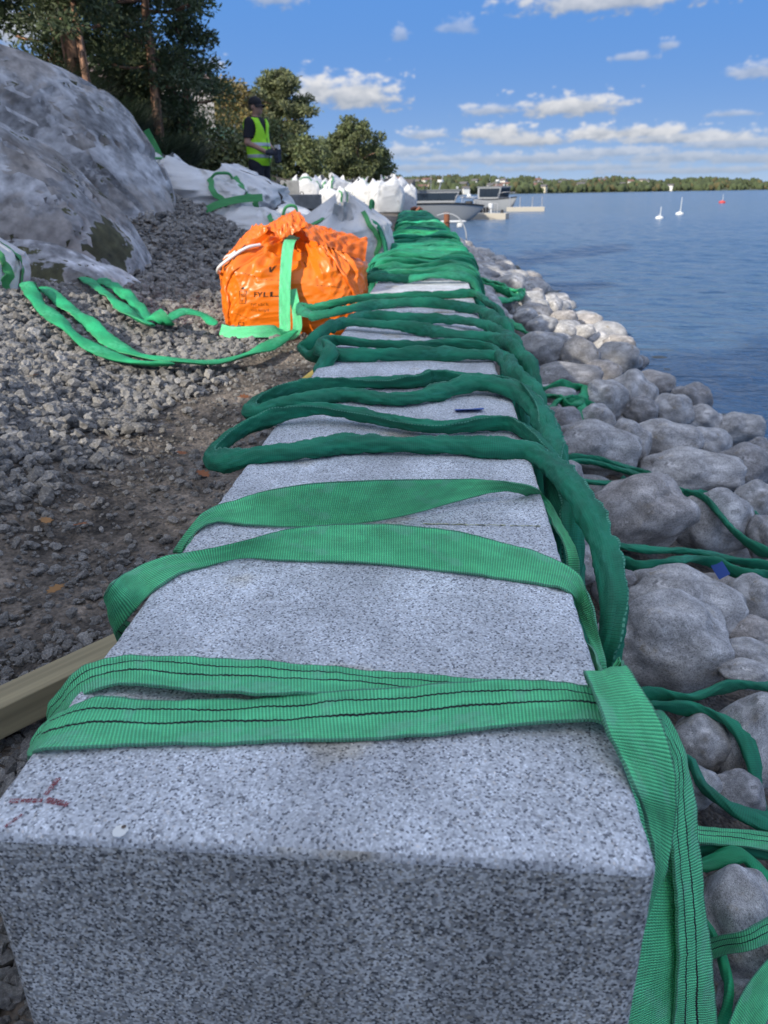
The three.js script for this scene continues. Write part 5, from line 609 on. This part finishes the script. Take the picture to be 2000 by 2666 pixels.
// ---------- house glimpsed between the pines ----------
{
  const h = thing('house', 'pale low house glimpsed between the dark pines', 'house', [-11.2, groundAt(-11.2, -31), -31], 0.25);
  mesh('wall', new THREE.BoxGeometry(5.2, 2.0, 4).translate(0, 1.0, 0), std([0.60, 0.56, 0.53], 0.9), h); const s = new THREE.Shape([new THREE.Vector2(-3, 0), new THREE.Vector2(3, 0), new THREE.Vector2(0, 1.7)]); mesh('roof', new THREE.ExtrudeGeometry(s, { depth: 4.6, bevelEnabled: false }).scale(1, 0.55, 1).translate(0, 2.0, -2.3), std([0.22, 0.17, 0.16], 0.9), h);
  for (const x of [-1.6, 0, 1.6]) { const w = mesh('window', new THREE.BoxGeometry(0.95, 1.0, 0.06).translate(x, 1.2, 2.03), std([0.7, 0.7, 0.68], 0.7), h); mesh('pane', new THREE.BoxGeometry(0.75, 0.8, 0.02).translate(x, 1.2, 2.07), std([0.05, 0.06, 0.07], 0.1), w); }
  mesh('door', new THREE.BoxGeometry(0.9, 1.9, 0.06).translate(2.3, 0.95, 2.03), std([0.45, 0.42, 0.40], 0.7), h);
}
{ const f = thing('mesh_fence', 'small teal mesh fence panel on posts left of the man', 'fence', [-5.9, groundAt(-5.9, -22), -22]); for (const x of [-0.45, 0.45]) mesh('post', new THREE.CylinderGeometry(0.03, 0.03, 1.5, 8).translate(x, 0.75, 0), std([0.10, 0.12, 0.12], 0.6), f); const w = []; for (let k = 0; k < 13; k++) w.push(bar([-0.45 + k * 0.075, 0.6, 0], [-0.45 + k * 0.075, 1.4, 0], 0.02, 0.02)); for (let k = 0; k < 11; k++) w.push(bar([-0.45, 0.6 + k * 0.08, 0.01], [0.45, 0.6 + k * 0.08, 0.01], 0.03, 0.03)); mesh('netting', join(w), std([0.05, 0.16, 0.14], 0.7), f); }

// ---------- the man ----------
{
  const p = thing('person', 'person in black cap, yellow high visibility vest and dark trousers, standing and looking right', 'person', [-2.87, 0.21, -13], 1.18);
  const cap = (P, A, B, ra, rb) => { const bx = B[0] - A[0], by = B[1] - A[1], bz = B[2] - A[2], px = P[0] - A[0], py = P[1] - A[1], pz = P[2] - A[2], h = clamp((px * bx + py * by + pz * bz) / (bx * bx + by * by + bz * bz)); return Math.hypot(px - bx * h, py - by * h, pz - bz * h) - lerp(ra, rb, h); };
  const ell = (P, c, r) => { const x = (P[0] - c[0]) / r[0], y = (P[1] - c[1]) / r[1], z = (P[2] - c[2]) / r[2], l = Math.hypot(x, y, z); return (l - 1) * Math.min(...r) * 0.95; };
  const smin = (a, b, k) => { const h = clamp(0.5 + 0.5 * (b - a) / k); return lerp(b, a, h) - k * h * (1 - h); }, many = (L, k) => L.reduce((a, b) => smin(a, b, k));
  const polygon = (f, lo, hi, res) => { const mc = new MarchingCubes(res, undefined, false, false, 160000); mc.isolation = 0; const half = res / 2; for (let k = 0; k < res; k++) for (let j = 0; j < res; j++) for (let i = 0; i < res; i++) mc.field[k * res * res + j * res + i] = -f([lerp(lo[0], hi[0], i / res), lerp(lo[1], hi[1], j / res), lerp(lo[2], hi[2], k / res)]); mc.update(); const n = mc.count, pos = new Float32Array(n * 3); for (let i = 0; i < n; i++) for (let c = 0; c < 3; c++) pos[i * 3 + c] = lerp(lo[c], hi[c], (mc.positionArray[i * 3 + c] + 1) / 2); let g = new THREE.BufferGeometry(); g.setAttribute('position', new THREE.BufferAttribute(pos, 3)); g = mergeVertices(g, 1e-4); g.computeVertexNormals(); return g; };
  // local axes: z forward, +x the person's left
  const sh = 1.45, hipY = 0.92, J = { neck: [0, 1.50, 0], head: [0, 1.655, 0.035], lS: [0.19, sh, 0], rS: [-0.19, sh, 0], lE: [0.25, 1.17, 0.02], rE: [-0.25, 1.17, -0.02], lW: [0.10, 1.03, 0.24], rW: [-0.10, 1.03, 0.23] };
  const torso = (P, g) => many([ell(P, [0, 1.28, 0.0], [0.185 + g, 0.27 + g, 0.125 + g]), ell(P, [0, 1.02, 0.015], [0.165 + g, 0.20 + g, 0.135 + g]), cap(P, [-0.13, 1.43, -0.01], [0.13, 1.43, -0.01], 0.075 + g, 0.075 + g)], 0.08);
  const legs = (P, g) => many([cap(P, [0.09, 0.9, 0], [0.105, 0.5, 0.02], 0.098 + g, 0.072 + g), cap(P, [0.105, 0.5, 0.02], [0.11, 0.09, -0.01], 0.068 + g, 0.052 + g), cap(P, [-0.09, 0.9, 0], [-0.10, 0.5, 0.035], 0.098 + g, 0.072 + g), cap(P, [-0.10, 0.5, 0.035], [-0.105, 0.09, 0.0], 0.068 + g, 0.052 + g), ell(P, [0, 0.92, 0], [0.165 + g, 0.13 + g, 0.12 + g])], 0.04);
  const arms = (P, g) => Math.min(smin(cap(P, J.lS, J.lE, 0.058 + g, 0.044 + g), cap(P, J.lE, J.lW, 0.042 + g, 0.03 + g), 0.02), smin(cap(P, J.rS, J.rE, 0.058 + g, 0.044 + g), cap(P, J.rE, J.rW, 0.042 + g, 0.03 + g), 0.02));
  const hand = (P, w, s) => { const f = [[0.03, 0.075], [0.012, 0.085], [-0.008, 0.08], [-0.026, 0.065]]; let d = cap(P, w, [w[0] - s * 0.02, w[1] - 0.01, w[2] + 0.07], 0.032, 0.034); for (const [o, l] of f) d = smin(d, smin(cap(P, [w[0] - s * 0.02, w[1] + o, w[2] + 0.075], [w[0] - s * 0.035, w[1] + o - 0.01, w[2] + 0.075 + l * 0.5], 0.0105, 0.0095), cap(P, [w[0] - s * 0.035, w[1] + o - 0.01, w[2] + 0.075 + l * 0.5], [w[0] - s * 0.065, w[1] + o - 0.018, w[2] + 0.07 + l * 0.7], 0.0095, 0.008), 0.005), 0.008); return smin(d, cap(P, [w[0], w[1] + 0.025, w[2] + 0.03], [w[0] - s * 0.05, w[1] + 0.05, w[2] + 0.075], 0.013, 0.010), 0.012); };
  const head = (P) => { let d = smin(ell(P, [0, 1.70, 0.01], [0.076, 0.098, 0.098]), ell(P, [0, 1.635, 0.045], [0.058, 0.075, 0.066]), 0.04); d = smin(d, cap(P, [0, 1.675, 0.10], [0, 1.648, 0.122], 0.010, 0.015), 0.015); d = smin(d, cap(P, [0, 1.585, 0.085], [0, 1.582, 0.09], 0.02, 0.018), 0.02); d = smin(d, cap(P, [-0.02, 1.615, 0.103], [0.02, 1.615, 0.103], 0.009, 0.009), 0.008); for (const s of [-1, 1]) { d = Math.min(d, ell(P, [s * 0.08, 1.665, 0.0], [0.012, 0.032, 0.02])); d = Math.max(d, -ell(P, [s * 0.032, 1.682, 0.112], [0.018, 0.010, 0.014])); d = Math.min(d, ell(P, [s * 0.032, 1.681, 0.094], [0.012, 0.010, 0.011])); } return d; };
  const body = (P) => many([smin(head(P), cap(P, [0, 1.44, -0.01], [0, 1.60, 0.015], 0.064, 0.056), 0.03), Math.max(torso(P, 0), -0.001), arms(P, 0), legs(P, 0)], 0.015);
  const skin = std([0.36, 0.20, 0.145], 0.6);
  const bodyGeo = join([polygon((P) => Math.max(body(P), 1.44 - P[1] > 0.2 ? body(P) : -9), [-0.42, 0.02, -0.3], [0.42, 1.86, 0.42], 80), polygon((P) => Math.max(head(P), 1.545 - P[1]), [-0.12, 1.53, -0.14], [0.12, 1.83, 0.16], 60)]); mesh('body', bodyGeo, skin, p);
  const dark = std([0.011, 0.012, 0.018], 0.9), darker = std([0.013, 0.015, 0.024], 0.9), hi = phys([0.36, 0.78, 0.02], 0.7, {}), ref = std([0.42, 0.45, 0.48], 0.35, { metalness: 0.3 });
  mesh('shirt', polygon((P) => Math.max(Math.min(smin(torso(P, 0.016), smin(cap(P, J.rS, J.rE, 0.078, 0.066), cap(P, J.lS, J.lE, 0.078, 0.066), 0.001), 0.03), cap(P, [0, 1.47, -0.008], [0, 1.525, 0.0], 0.076, 0.072)), 0.9 - P[1], Math.abs(P[0]) > 0.165 ? 1.235 - P[1] : -1, P[1] - 1.535), [-0.4, 0.86, -0.3], [0.4, 1.6, 0.35], 60), dark, p);
  const fold = (P) => 0.010 * n3(P[0] * 5, P[1] * 7, P[2] * 5);
  mesh('trousers', polygon((P) => Math.max(legs(P, 0.018 + fold(P)), P[1] - 1.0, 0.05 - P[1]), [-0.34, 0, -0.26], [0.34, 1.06, 0.3], 64), darker, p);
  const vestD = (P, g) => Math.max(torso(P, g + fold(P) * 0.6 + 0.012 * sstep(1.1, 0.85, P[1])), 0.845 - P[1], P[1] - 1.515), hole = (P) => Math.max(-ell(P, [0.235, 1.36, 0], [0.085, 0.17, 0.15]), -ell(P, [-0.235, 1.36, 0], [0.085, 0.17, 0.15])), vneck = (P) => (P[2] > 0.0 ? (P[1] - 1.24) * 0.36 - Math.abs(P[0] - 0.0) : 0.075 - Math.hypot(P[0], P[2] + 0.02)) * 0.9;
  const vest = (P, g) => Math.max(vestD(P, g), hole(P), Math.min(vneck(P), 1)); mesh('vest', polygon((P) => Math.max(vest(P, 0.040), -torso(P, 0.018)), [-0.34, 0.82, -0.28], [0.34, 1.56, 0.32], 80), hi, p);
  for (const [y0, y1] of [[0.955, 1.005], [1.12, 1.17]]) mesh('reflective_band', polygon((P) => Math.max(vest(P, 0.046), -torso(P, 0.03), y0 - P[1], P[1] - y1), [-0.34, y0 - 0.04, -0.28], [0.34, y1 + 0.04, 0.32], 60), ref, p);
  mesh('zip', tube([[0, 0.86, 0.205], [0, 1.0, 0.203], [0, 1.12, 0.185], [0, 1.24, 0.178]], 0.006, 16, 6), std([0.04, 0.10, 0.03], 0.6), p);
  const capM = std([0.010, 0.010, 0.014], 0.85); mesh('cap', join([polygon((P) => Math.max(ell(P, [0, 1.725, 0.0], [0.092, 0.098, 0.112]), 1.705 - P[1] - 0.0 * P[2]), [-0.12, 1.68, -0.14], [0.12, 1.86, 0.14], 60), grid(16, 8, (u, v) => { const a = (u - 0.5) * 2.4, R = lerp(0.095, 0.185, v); return [Math.sin(a) * lerp(0.09, 0.085, v) , 1.712 - 0.02 * v - 0.03 * Math.abs(Math.sin(a)) * v, Math.cos(a) * R * 0.98]; }), grid(16, 8, (u, v) => { const a = (u - 0.5) * 2.4, R = lerp(0.095, 0.185, v); return [Math.sin(a) * lerp(0.09, 0.085, v), 1.706 - 0.02 * v - 0.03 * Math.abs(Math.sin(a)) * v, Math.cos(a) * R * 0.98]; })]), capM, p);
  mesh('hair', polygon((P) => Math.max(ell(P, [0, 1.70, -0.012], [0.082, 0.1, 0.098]), P[1] - 1.71, P[2] - 0.0, 1.625 - P[1]), [-0.11, 1.6, -0.14], [0.11, 1.74, 0.03], 50), std([0.10, 0.08, 0.06], 0.9), p);
  const glove = std([0.03, 0.035, 0.05], 0.8); mesh('glove', polygon((P) => hand(P, J.rW, -1) - 0.004, [-0.24, 0.92, 0.15], [0.05, 1.14, 0.42], 52), glove, p); mesh('glove', polygon((P) => hand(P, J.lW, 1) - 0.004, [-0.05, 0.92, 0.15], [0.24, 1.14, 0.42], 52), glove, p);
  for (const s of [-1, 1]) mesh('shoe', polygon((P) => Math.max(smin(ell(P, [s * 0.108, 0.05, 0.05], [0.052, 0.05, 0.14]), cap(P, [s * 0.108, 0.06, -0.01], [s * 0.108, 0.12, -0.01], 0.06, 0.058), 0.03), -P[1]), [s * 0.108 - 0.12, -0.02, -0.15], [s * 0.108 + 0.12, 0.2, 0.22], 56), std([0.02, 0.018, 0.016], 0.7), p);
  const held = thing('work_gloves', 'folded dark gloves with pale cuffs held in the hands of the person', 'gloves', [-2.87, 0.21, -13], 1.18); mesh('palm', displaced(new THREE.BoxGeometry(0.10, 0.20, 0.06, 8, 12, 6), (v) => { const k = 1 + 0.25 * n3(v.x * 12, v.y * 12, v.z * 12); v.multiplyScalar(k); }).translate(-0.02, 0.99, 0.375), std([0.02, 0.025, 0.04], 0.8), held); mesh('cuff', displaced(new THREE.BoxGeometry(0.06, 0.06, 0.07, 5, 5, 5), (v) => { v.multiplyScalar(1 + 0.2 * n3(v.x * 20, v.y * 20, v.z * 20)); }).translate(-0.02, 1.10, 0.38), std([0.55, 0.53, 0.56], 0.8), held);
}
const SHADE = [[-7.3, -4.1, 1.15, 4, 'dense spruce beside the front slab of rock, outside the picture'], [-8.7, -6.0, 1.08, 5, 'dense spruce above the rock, outside the picture']];
// ---------- boats ----------
function hullGeo(L, B, top, bottom, flare = 0.25, up = 0.35, tuck = 0.5) {   // bow towards +x, keel line rising to the bow
  return grid(40, 14, (u, v) => { const x = (u - 0.5) * L, k = Math.pow(clamp((u - 0.45) / 0.55), 2.2), half = B / 2 * (1 - Math.pow(clamp((u - 0.4) / 0.6), 2.4) * 0.97), sheer = top + up * k, keel = lerp(bottom, sheer - 0.12, Math.pow(clamp((u - 0.72) / 0.28), 1.8)), a = (v - 0.5) * 2, s = Math.sign(a), t = Math.abs(a), y = lerp(keel, sheer, Math.pow(t, 1.5)), w = half * Math.pow(t, tuck) * (1 - flare * (1 - t)); return [x, y, s * w]; });
}
function deckGeo(L, B, top, up) { return grid(30, 4, (u, v) => { const k = Math.pow(clamp((u - 0.45) / 0.55), 2.2), half = B / 2 * (1 - Math.pow(clamp((u - 0.4) / 0.6), 2.4) * 0.97) * 0.98; return [(u - 0.5) * L, top + up * k - 0.05, (v - 0.5) * 2 * half]; }); }
const slab = (pts, w) => { const s = new THREE.Shape(pts.map(([x, y]) => new THREE.Vector2(x, y))); return new THREE.ExtrudeGeometry(s, { depth: w, bevelEnabled: true, bevelSize: 0.02, bevelThickness: 0.02, bevelSegments: 2 }).translate(0, 0, -w / 2); };
const mHull = std([0.30, 0.315, 0.335], 0.6), mCab = std([0.33, 0.345, 0.365], 0.6), mGlass = std([0.02, 0.03, 0.045], 0.08), mBlack = std([0.02, 0.02, 0.022], 0.6), mWhite = std([0.65, 0.66, 0.66], 0.5), mAlu = std([0.5, 0.5, 0.52], 0.35, { metalness: 0.6 });
function cabinBoat(label, pos, turn, L, B, o = {}) {
  const b = thing('cabin_boat', label, 'boat', pos, turn, 'grey boats moored beyond the wall'), t = 1.22, up = o.up ?? 0.12;
  mesh('hull', hullGeo(L, B, t, -0.25, 0.3, up, 0.42), mHull, b); mesh('deck', deckGeo(L, B, t, up), mCab, b); mesh('fender_rail', join([1, -1].map((s) => { const q = []; for (let i = 0; i <= 20; i++) { const u = i / 20, k = Math.pow(clamp((u - 0.45) / 0.55), 2.2), half = B / 2 * (1 - Math.pow(clamp((u - 0.4) / 0.6), 2.4) * 0.97); q.push([(u - 0.5) * L, t + up * k, s * (half + 0.01)]); } return tube(q, 0.06, 40, 6); })), mBlack, b);
  const x0 = -L * 0.42, x1 = L * 0.13, w = B * 0.72, h = o.h ?? 0.86, y = t - 0.06; mesh('cabin', slab([[x0, y], [x1 + 0.05, y], [x1 + 0.1, y + 0.22], [x1 + 0.42, y + h], [x0, y + h]], w), mCab, b);
  for (const s of [-1, 1]) { const nW = 3; for (let k = 0; k < nW; k++) { const a = lerp(x0 + 0.25, x1 + 0.02, k / nW) + 0.03, c = lerp(x0 + 0.25, x1 + 0.02, (k + 1) / nW) - 0.03, e = k === nW - 1 ? 0.26 : 0; mesh('window', slab([[a, y + 0.28], [c + e * 0.15, y + 0.28], [c + e, y + h - 0.12], [a, y + h - 0.12]], 0.02).translate(0, 0, s * (w / 2 + 0.03)), mGlass, b); } }
  mesh('windscreen', bar([x1 + 0.15, y + 0.27, 0], [x1 + 0.42, y + h - 0.1, 0], w * 0.9, 0.05), mGlass, b); mesh('roof', slab([[x0 - 0.1, y + h + 0.02], [x1 + 0.55, y + h + 0.02], [x1 + 0.5, y + h + 0.1], [x0 - 0.1, y + h + 0.1]], w * 1.06), std([0.16, 0.17, 0.185], 0.6), b);
  const mx = lerp(x0, x1, 0.7), my = y + h + 0.1; mesh('mast', join([bar([mx, my, -0.2], [mx + 0.3, my + (o.mast ?? 1.0), 0], 0.05, 0.05), bar([mx, my, 0.2], [mx + 0.3, my + (o.mast ?? 1.0), 0], 0.05, 0.05), bar([mx + 0.05, my + 0.45, -0.35], [mx + 0.05, my + 0.45, 0.35], 0.05, 0.05), bar([mx - 0.6, my, 0.5], [mx - 0.6, my + 1.0, 0.5], 0.02, 0.02), bar([mx - 0.6, my, -0.5], [mx - 0.6, my + 1.1, -0.5], 0.02, 0.02)]), mAlu, b);
  mesh('radar', new THREE.CylinderGeometry(0.22, 0.24, 0.16, 20).translate(mx + 0.1, my + 0.6, 0), mWhite, b); mesh('searchlight', new THREE.CylinderGeometry(0.09, 0.07, 0.14, 14).rotateZ(1.5).translate(x1 + 0.3, my + 0.12, 0.2), mWhite, b);
  mesh('bow_rail', join([tube([[L * 0.15, t + 0.05, B * 0.42], [L * 0.16, t + 0.5, B * 0.42], [L * 0.32, t + 0.5 + up, B * 0.3], [L * 0.46, t + 0.4 + up, 0.05]], 0.02, 24, 6), tube([[L * 0.15, t + 0.05, -B * 0.42], [L * 0.16, t + 0.5, -B * 0.42], [L * 0.32, t + 0.5 + up, -B * 0.3], [L * 0.46, t + 0.4 + up, -0.05]], 0.02, 24, 6)]), mAlu, b); return b;
}
cabinBoat('long grey cabin boat with a slanted window band, moored beyond the far white bags', [0.15, WATER, -60], 0.05, 6.2, 2.4, { up: -0.2 });
cabinBoat('grey patrol boat with a tall equipment mast, moored behind the first boat', [6.4, WATER, -91], -0.75, 5.2, 2.3, { h: 1.25, mast: 1.1, up: 0.2 });
{
  const b = thing('open_boat', 'small dark open boat with a light top between the two grey boats', 'boat', [2.6, WATER, -70], -0.2, 'grey boats moored beyond the wall'); mesh('hull', hullGeo(3.6, 1.5, 0.62, -0.15, 0.2, 0.2), mBlack, b); mesh('inner_deck', deckGeo(3.6, 1.5, 0.5, 0.1), std([0.2, 0.2, 0.2], 0.8), b); mesh('console', roundBox(0.6, 0.8, 0.6, 0.06, 6, 6, 6).translate(-0.1, 0.45, 0), mBlack, b); mesh('canopy', roundBox(1.4, 0.08, 1.1, 0.03, 6, 3, 6).translate(-0.1, 1.5, 0), mAlu, b); for (const [x, z] of [[-0.7, -0.45], [-0.7, 0.45], [0.5, -0.45], [0.5, 0.45]]) mesh('canopy_post', bar([x, 0.5, z], [x * 0.9, 1.5, z], 0.04, 0.04), mAlu, b); mesh('dome', new THREE.SphereGeometry(0.2, 16, 10).scale(1, 0.7, 1).translate(-0.1, 1.68, 0), mWhite, b);
  mesh('outboard_motor', join([roundBox(0.4, 0.42, 0.3, 0.08, 6, 6, 6).translate(1.75, 0.62, 0), bar([1.8, 0.65, 0], [1.85, -0.2, 0], 0.14, 0.12)]), mWhite, b);
}
// ---------- pontoons, pile, gangplank ----------
{
  const conc = std([0.46, 0.42, 0.35], 0.9), pon = (label, x, z, L, W, turn) => { const p = thing('pontoon', label, 'pontoon', [x, WATER - 0.2, z], turn, 'concrete pontoons'); mesh('float', boxUV(chamferBox(L, 0.62, W, 0.04, 8, 3, 4), 1), conc, p); return p; };
  const a = pon('pale concrete pontoon with a grey railing in front of the patrol boat', 3.7, -63.5, 3.2, 1.6, -0.25), rail = [bar([-0.9, 0.62, 0.6], [-0.9, 1.6, 0.6], 0.05, 0.05), bar([0.9, 0.62, 0.6], [0.9, 1.3, 0.6], 0.05, 0.05), bar([-0.9, 1.6, 0.6], [0.9, 1.3, 0.6], 0.05, 0.05)]; for (let k = 1; k < 8; k++) rail.push(bar([-0.9 + k * 0.225, 0.62, 0.6], [-0.9 + k * 0.225, 1.56 - k * 0.035, 0.6], 0.025, 0.025)); mesh('railing', join(rail), mAlu, a); mesh('bollard', new THREE.CylinderGeometry(0.1, 0.13, 0.25, 12).translate(1.2, 0.74, 0.2), mBlack, a);
  const b = pon('pale concrete pontoon with thin posts, rightmost of the two', 9.2, -88, 4.0, 1.5, -0.1); for (const x of [-1.7, -0.6, 0.7, 1.7]) mesh('post', new THREE.CylinderGeometry(0.05, 0.05, 1.0, 8).translate(x, 1.1, 0.3), mAlu, b);
  const s = thing('steel_pile', 'rusty brown steel pile standing in the water beyond the wall', 'pile', [0.27, WATER - 0.6, -30]); mesh('pile', new THREE.CylinderGeometry(0.11, 0.11, 1.82, 18).translate(0, 0.91, 0), std([0.24, 0.09, 0.045], 0.9), s); mesh('cap_plate', new THREE.CylinderGeometry(0.125, 0.125, 0.03, 18).translate(0, 1.835, 0), std([0.17, 0.07, 0.04], 0.9), s);
  const h = thing('hoop_pipe', 'thin pale pipe arching down to the water behind the rusty pile', 'pipe', [0.2, WATER - 0.3, -29.5]); mesh('pipe', tube([[-0.3, 1.45, 0], [0.1, 1.52, 0], [0.5, 1.35, 0], [0.75, 0.95, 0], [0.82, 0.1, 0]], 0.022, 40, 8), std([0.42, 0.43, 0.44], 0.5), h);
  const g = thing('gangplank', 'narrow pale gangplank lying at the water behind the rusty pile', 'gangplank', [0.35, WATER + 0.75, -34], 0.1); mesh('plank', roundBox(1.5, 0.09, 0.3, 0.02, 8, 3, 3), mWhite, g); mesh('end_block', roundBox(0.22, 0.2, 0.3, 0.03, 4, 4, 4).translate(0.5, -0.2, 0), mWhite, g);
  const q = thing('rope_bundle', 'small reddish bundle on top of the far slings', 'bundle', [-0.75, 0.12, -26.2]); mesh('coil', new THREE.TorusKnotGeometry(0.12, 0.045, 60, 8, 2, 5).rotateX(1.4), std([0.26, 0.10, 0.06], 0.9), q);
}
// ---------- buoys ----------
{
  const buoy = (label, x, z, mat, r, pole) => { const b = thing('mooring_buoy', label, 'buoy', [x, WATER, z], 0.2, 'mooring buoys'); mesh('float', new THREE.LatheGeometry([[0.001, -0.5], [0.55, -0.42], [0.95, -0.05], [1, 0.15], [0.85, 0.45], [0.35, 0.62], [0.12, 0.7], [0.001, 0.7]].map(([a, c]) => new THREE.Vector2(a * r, c * r)), 28), mat, b); if (pole) mesh('pole', new THREE.CylinderGeometry(0.025, 0.03, pole, 8).translate(0.05, r * 0.6 + pole / 2, 0), mWhite, b); mesh('ring', new THREE.TorusGeometry(0.09, 0.02, 6, 14).translate(0, r * 0.75, 0), mAlu, b); };
  const wh = std([0.75, 0.75, 0.72], 0.5); buoy('white mooring buoy with a short pole, nearer of the white pair', 15.9, -59.8, wh, 0.28, 0.62); buoy('white mooring buoy with a taller pole, right of the other white one', 20.1, -69.5, wh, 0.32, 1.15); buoy('red mooring buoy far out on the water', 42.5, -126, std([0.55, 0.05, 0.04], 0.5), 0.5, 0.9);
}
// ---------- far shore ----------
{
  const line = [[-400, -800], [-120, -850], [0, -870], [150, -1020], [330, -1260], [560, -1400], [1000, -1520], [1800, -1700], [2600, -1500]], c = new THREE.CatmullRomCurve3(line.map(([x, z]) => V(x, 0, z)));
  const hillH = (t, s) => { const rise = sstep(0, 0.65, s) * (1 - 0.3 * sstep(0.8, 1, s)); return WATER + 0.3 + rise * (9 + 4 * n2(t * 14, 3) + 3.5 * n2(t * 37, s * 2)); };
  const at = (t, s) => { const p = c.getPoint(t), q = c.getTangent(t), n = V(q.z, 0, -q.x); return [p.x + n.x * s * 150, hillH(t, s), p.z + n.z * s * 150]; };
  struct('far_hill', grid(160, 12, (u, v) => at(u, v)), std([0.07, 0.08, 0.04], 0.95));
  const r = rng(909), round = smooth(new THREE.IcosahedronGeometry(1, 2)), cone = smooth(new THREE.ConeGeometry(1, 2.4, 9, 5)); displaced(round, (v) => v.multiplyScalar(1 + 0.35 * n3(v.x * 2, v.y * 2, v.z * 2))); displaced(cone, (v) => { const k = 1 + 0.4 * n3(v.x * 3, v.y * 3, v.z * 3); v.x *= k; v.z *= k; });
  const mats = [[round, 3400], [cone, 1500]], m4 = new THREE.Matrix4(), grp = new THREE.Group(); grp.name = 'far_wood'; grp.userData.kind = 'stuff'; tag(grp, 'wooded hill of mixed trees on the far shore', 'wood'); scene.add(grp);
  for (const [g, n] of mats) { const im = new THREE.InstancedMesh(g, std([1, 1, 1], 0.95), n); im.name = 'far_tree'; im.userData.kind = 'stuff'; im.castShadow = im.receiveShadow = true; for (let i = 0; i < n; i++) { const t = 0.08 + r() * 0.74, s = 0.04 + Math.pow(r(), 0.8) * 0.9, p = at(t, s), k = 2.2 + r() * 2.8; m4.compose(V(p[0], p[1] + k * 0.9, p[2]), new THREE.Quaternion().setFromEuler(new THREE.Euler(0, r() * 6, 0)), V(k * (0.8 + r() * 0.5), k * (0.9 + r() * 0.5), k)); im.setMatrixAt(i, m4); const q = 0.7 + r() * 0.7, y = r() < 0.15 ? 1.5 : 1; im.setColorAt(i, new THREE.Color().setRGB(0.055 * q * y, 0.072 * q, 0.030 * q)); } grp.add(im); }
  const wall = [std([0.75, 0.74, 0.70], 0.9), std([0.62, 0.56, 0.44], 0.9), std([0.35, 0.10, 0.06], 0.9)], roof = [std([0.13, 0.12, 0.12], 0.9), std([0.20, 0.11, 0.085], 0.9)], nm = ['white', 'cream', 'red'];
  for (let i = 0; i < 44; i++) {
    const t = 0.17 + 0.36 * (i / 44) + r() * 0.012, s = 0.05 + r() * 0.6, p = at(t, s), w = 6 + r() * 6, h = 4 + r() * 3, d = 7, k = i % 11 === 5 ? 2 : i % 4 === 3 ? 1 : 0, rf = i % 4 ? 0 : 1;
    const b = thing('far_house', `${nm[k]} house with ${rf ? 'reddish' : 'dark'} roof among the trees of the far shore`, 'house', [p[0], p[1] + 0.5 + s * 4, p[2] + 4], r() * 1.2 - 0.6, `${nm[k]} far shore houses, ${rf ? 'reddish' : 'dark'} roofs`); mesh('wall', new THREE.BoxGeometry(w, h + 4, d).translate(0, h / 2 - 2, 0), wall[k], b); mesh('roof', new THREE.ExtrudeGeometry(new THREE.Shape([new THREE.Vector2(-d * 0.6, 0), new THREE.Vector2(d * 0.6, 0), new THREE.Vector2(0, 2.4)]), { depth: w + 0.8, bevelEnabled: false }).rotateY(Math.PI / 2).translate(-(w + 0.8) / 2, h, 0), roof[rf], b);
  }
}
// ---------- the trees left of and behind the camera whose shade lies over the near wall ----------
{
  const tall = pineTree('tall broad-crowned pine left of the camera, shading the near wall', [-5.3, 6.45], 10.5, { seed: 71, r0: 0.2, base: 0.44, spread: 2.3, limbs: 56, n: 160, size: 0.22, col: NEEDLE, shape: 0.8, clumpR: 0.9, group: 'pines outside the picture' });
  { const c = copyOf(tall, 'taller broad-crowned pine farther behind the camera', 'pines outside the picture'); c.position.set(-7.9, groundAt(-7.9, 10.4) - 0.1, 10.4); c.scale.setScalar(1.15); c.rotation.y = 2; }
  const proto = pineTree('small dense spruce left of the gravel heap', [-8.6, 0.7], 6.4, { seed: 73, name: 'spruce_tree', r0: 0.1, base: 0.04, spread: 1.25, limbs: 50, n: 180, size: 0.12, col: NEEDLE, shape: -1, clumpR: 0.45, group: 'spruces outside the picture', bark: M.bark });
  for (const [x, z, k, a, label] of SHADE) { const c = copyOf(proto, label, 'spruces outside the picture'); c.position.set(x, groundAt(x, z) - 0.1, z); c.scale.setScalar(k); c.rotation.y = a; }
}
{ let n = 0; scene.traverse((o) => { if (o.isMesh && !o.isInstancedMesh) n += (o.geometry.index ? o.geometry.index.count : o.geometry.attributes.position.count) / 3; }); console.log('triangles', Math.round(n)); }
renderer.render(scene, camera);
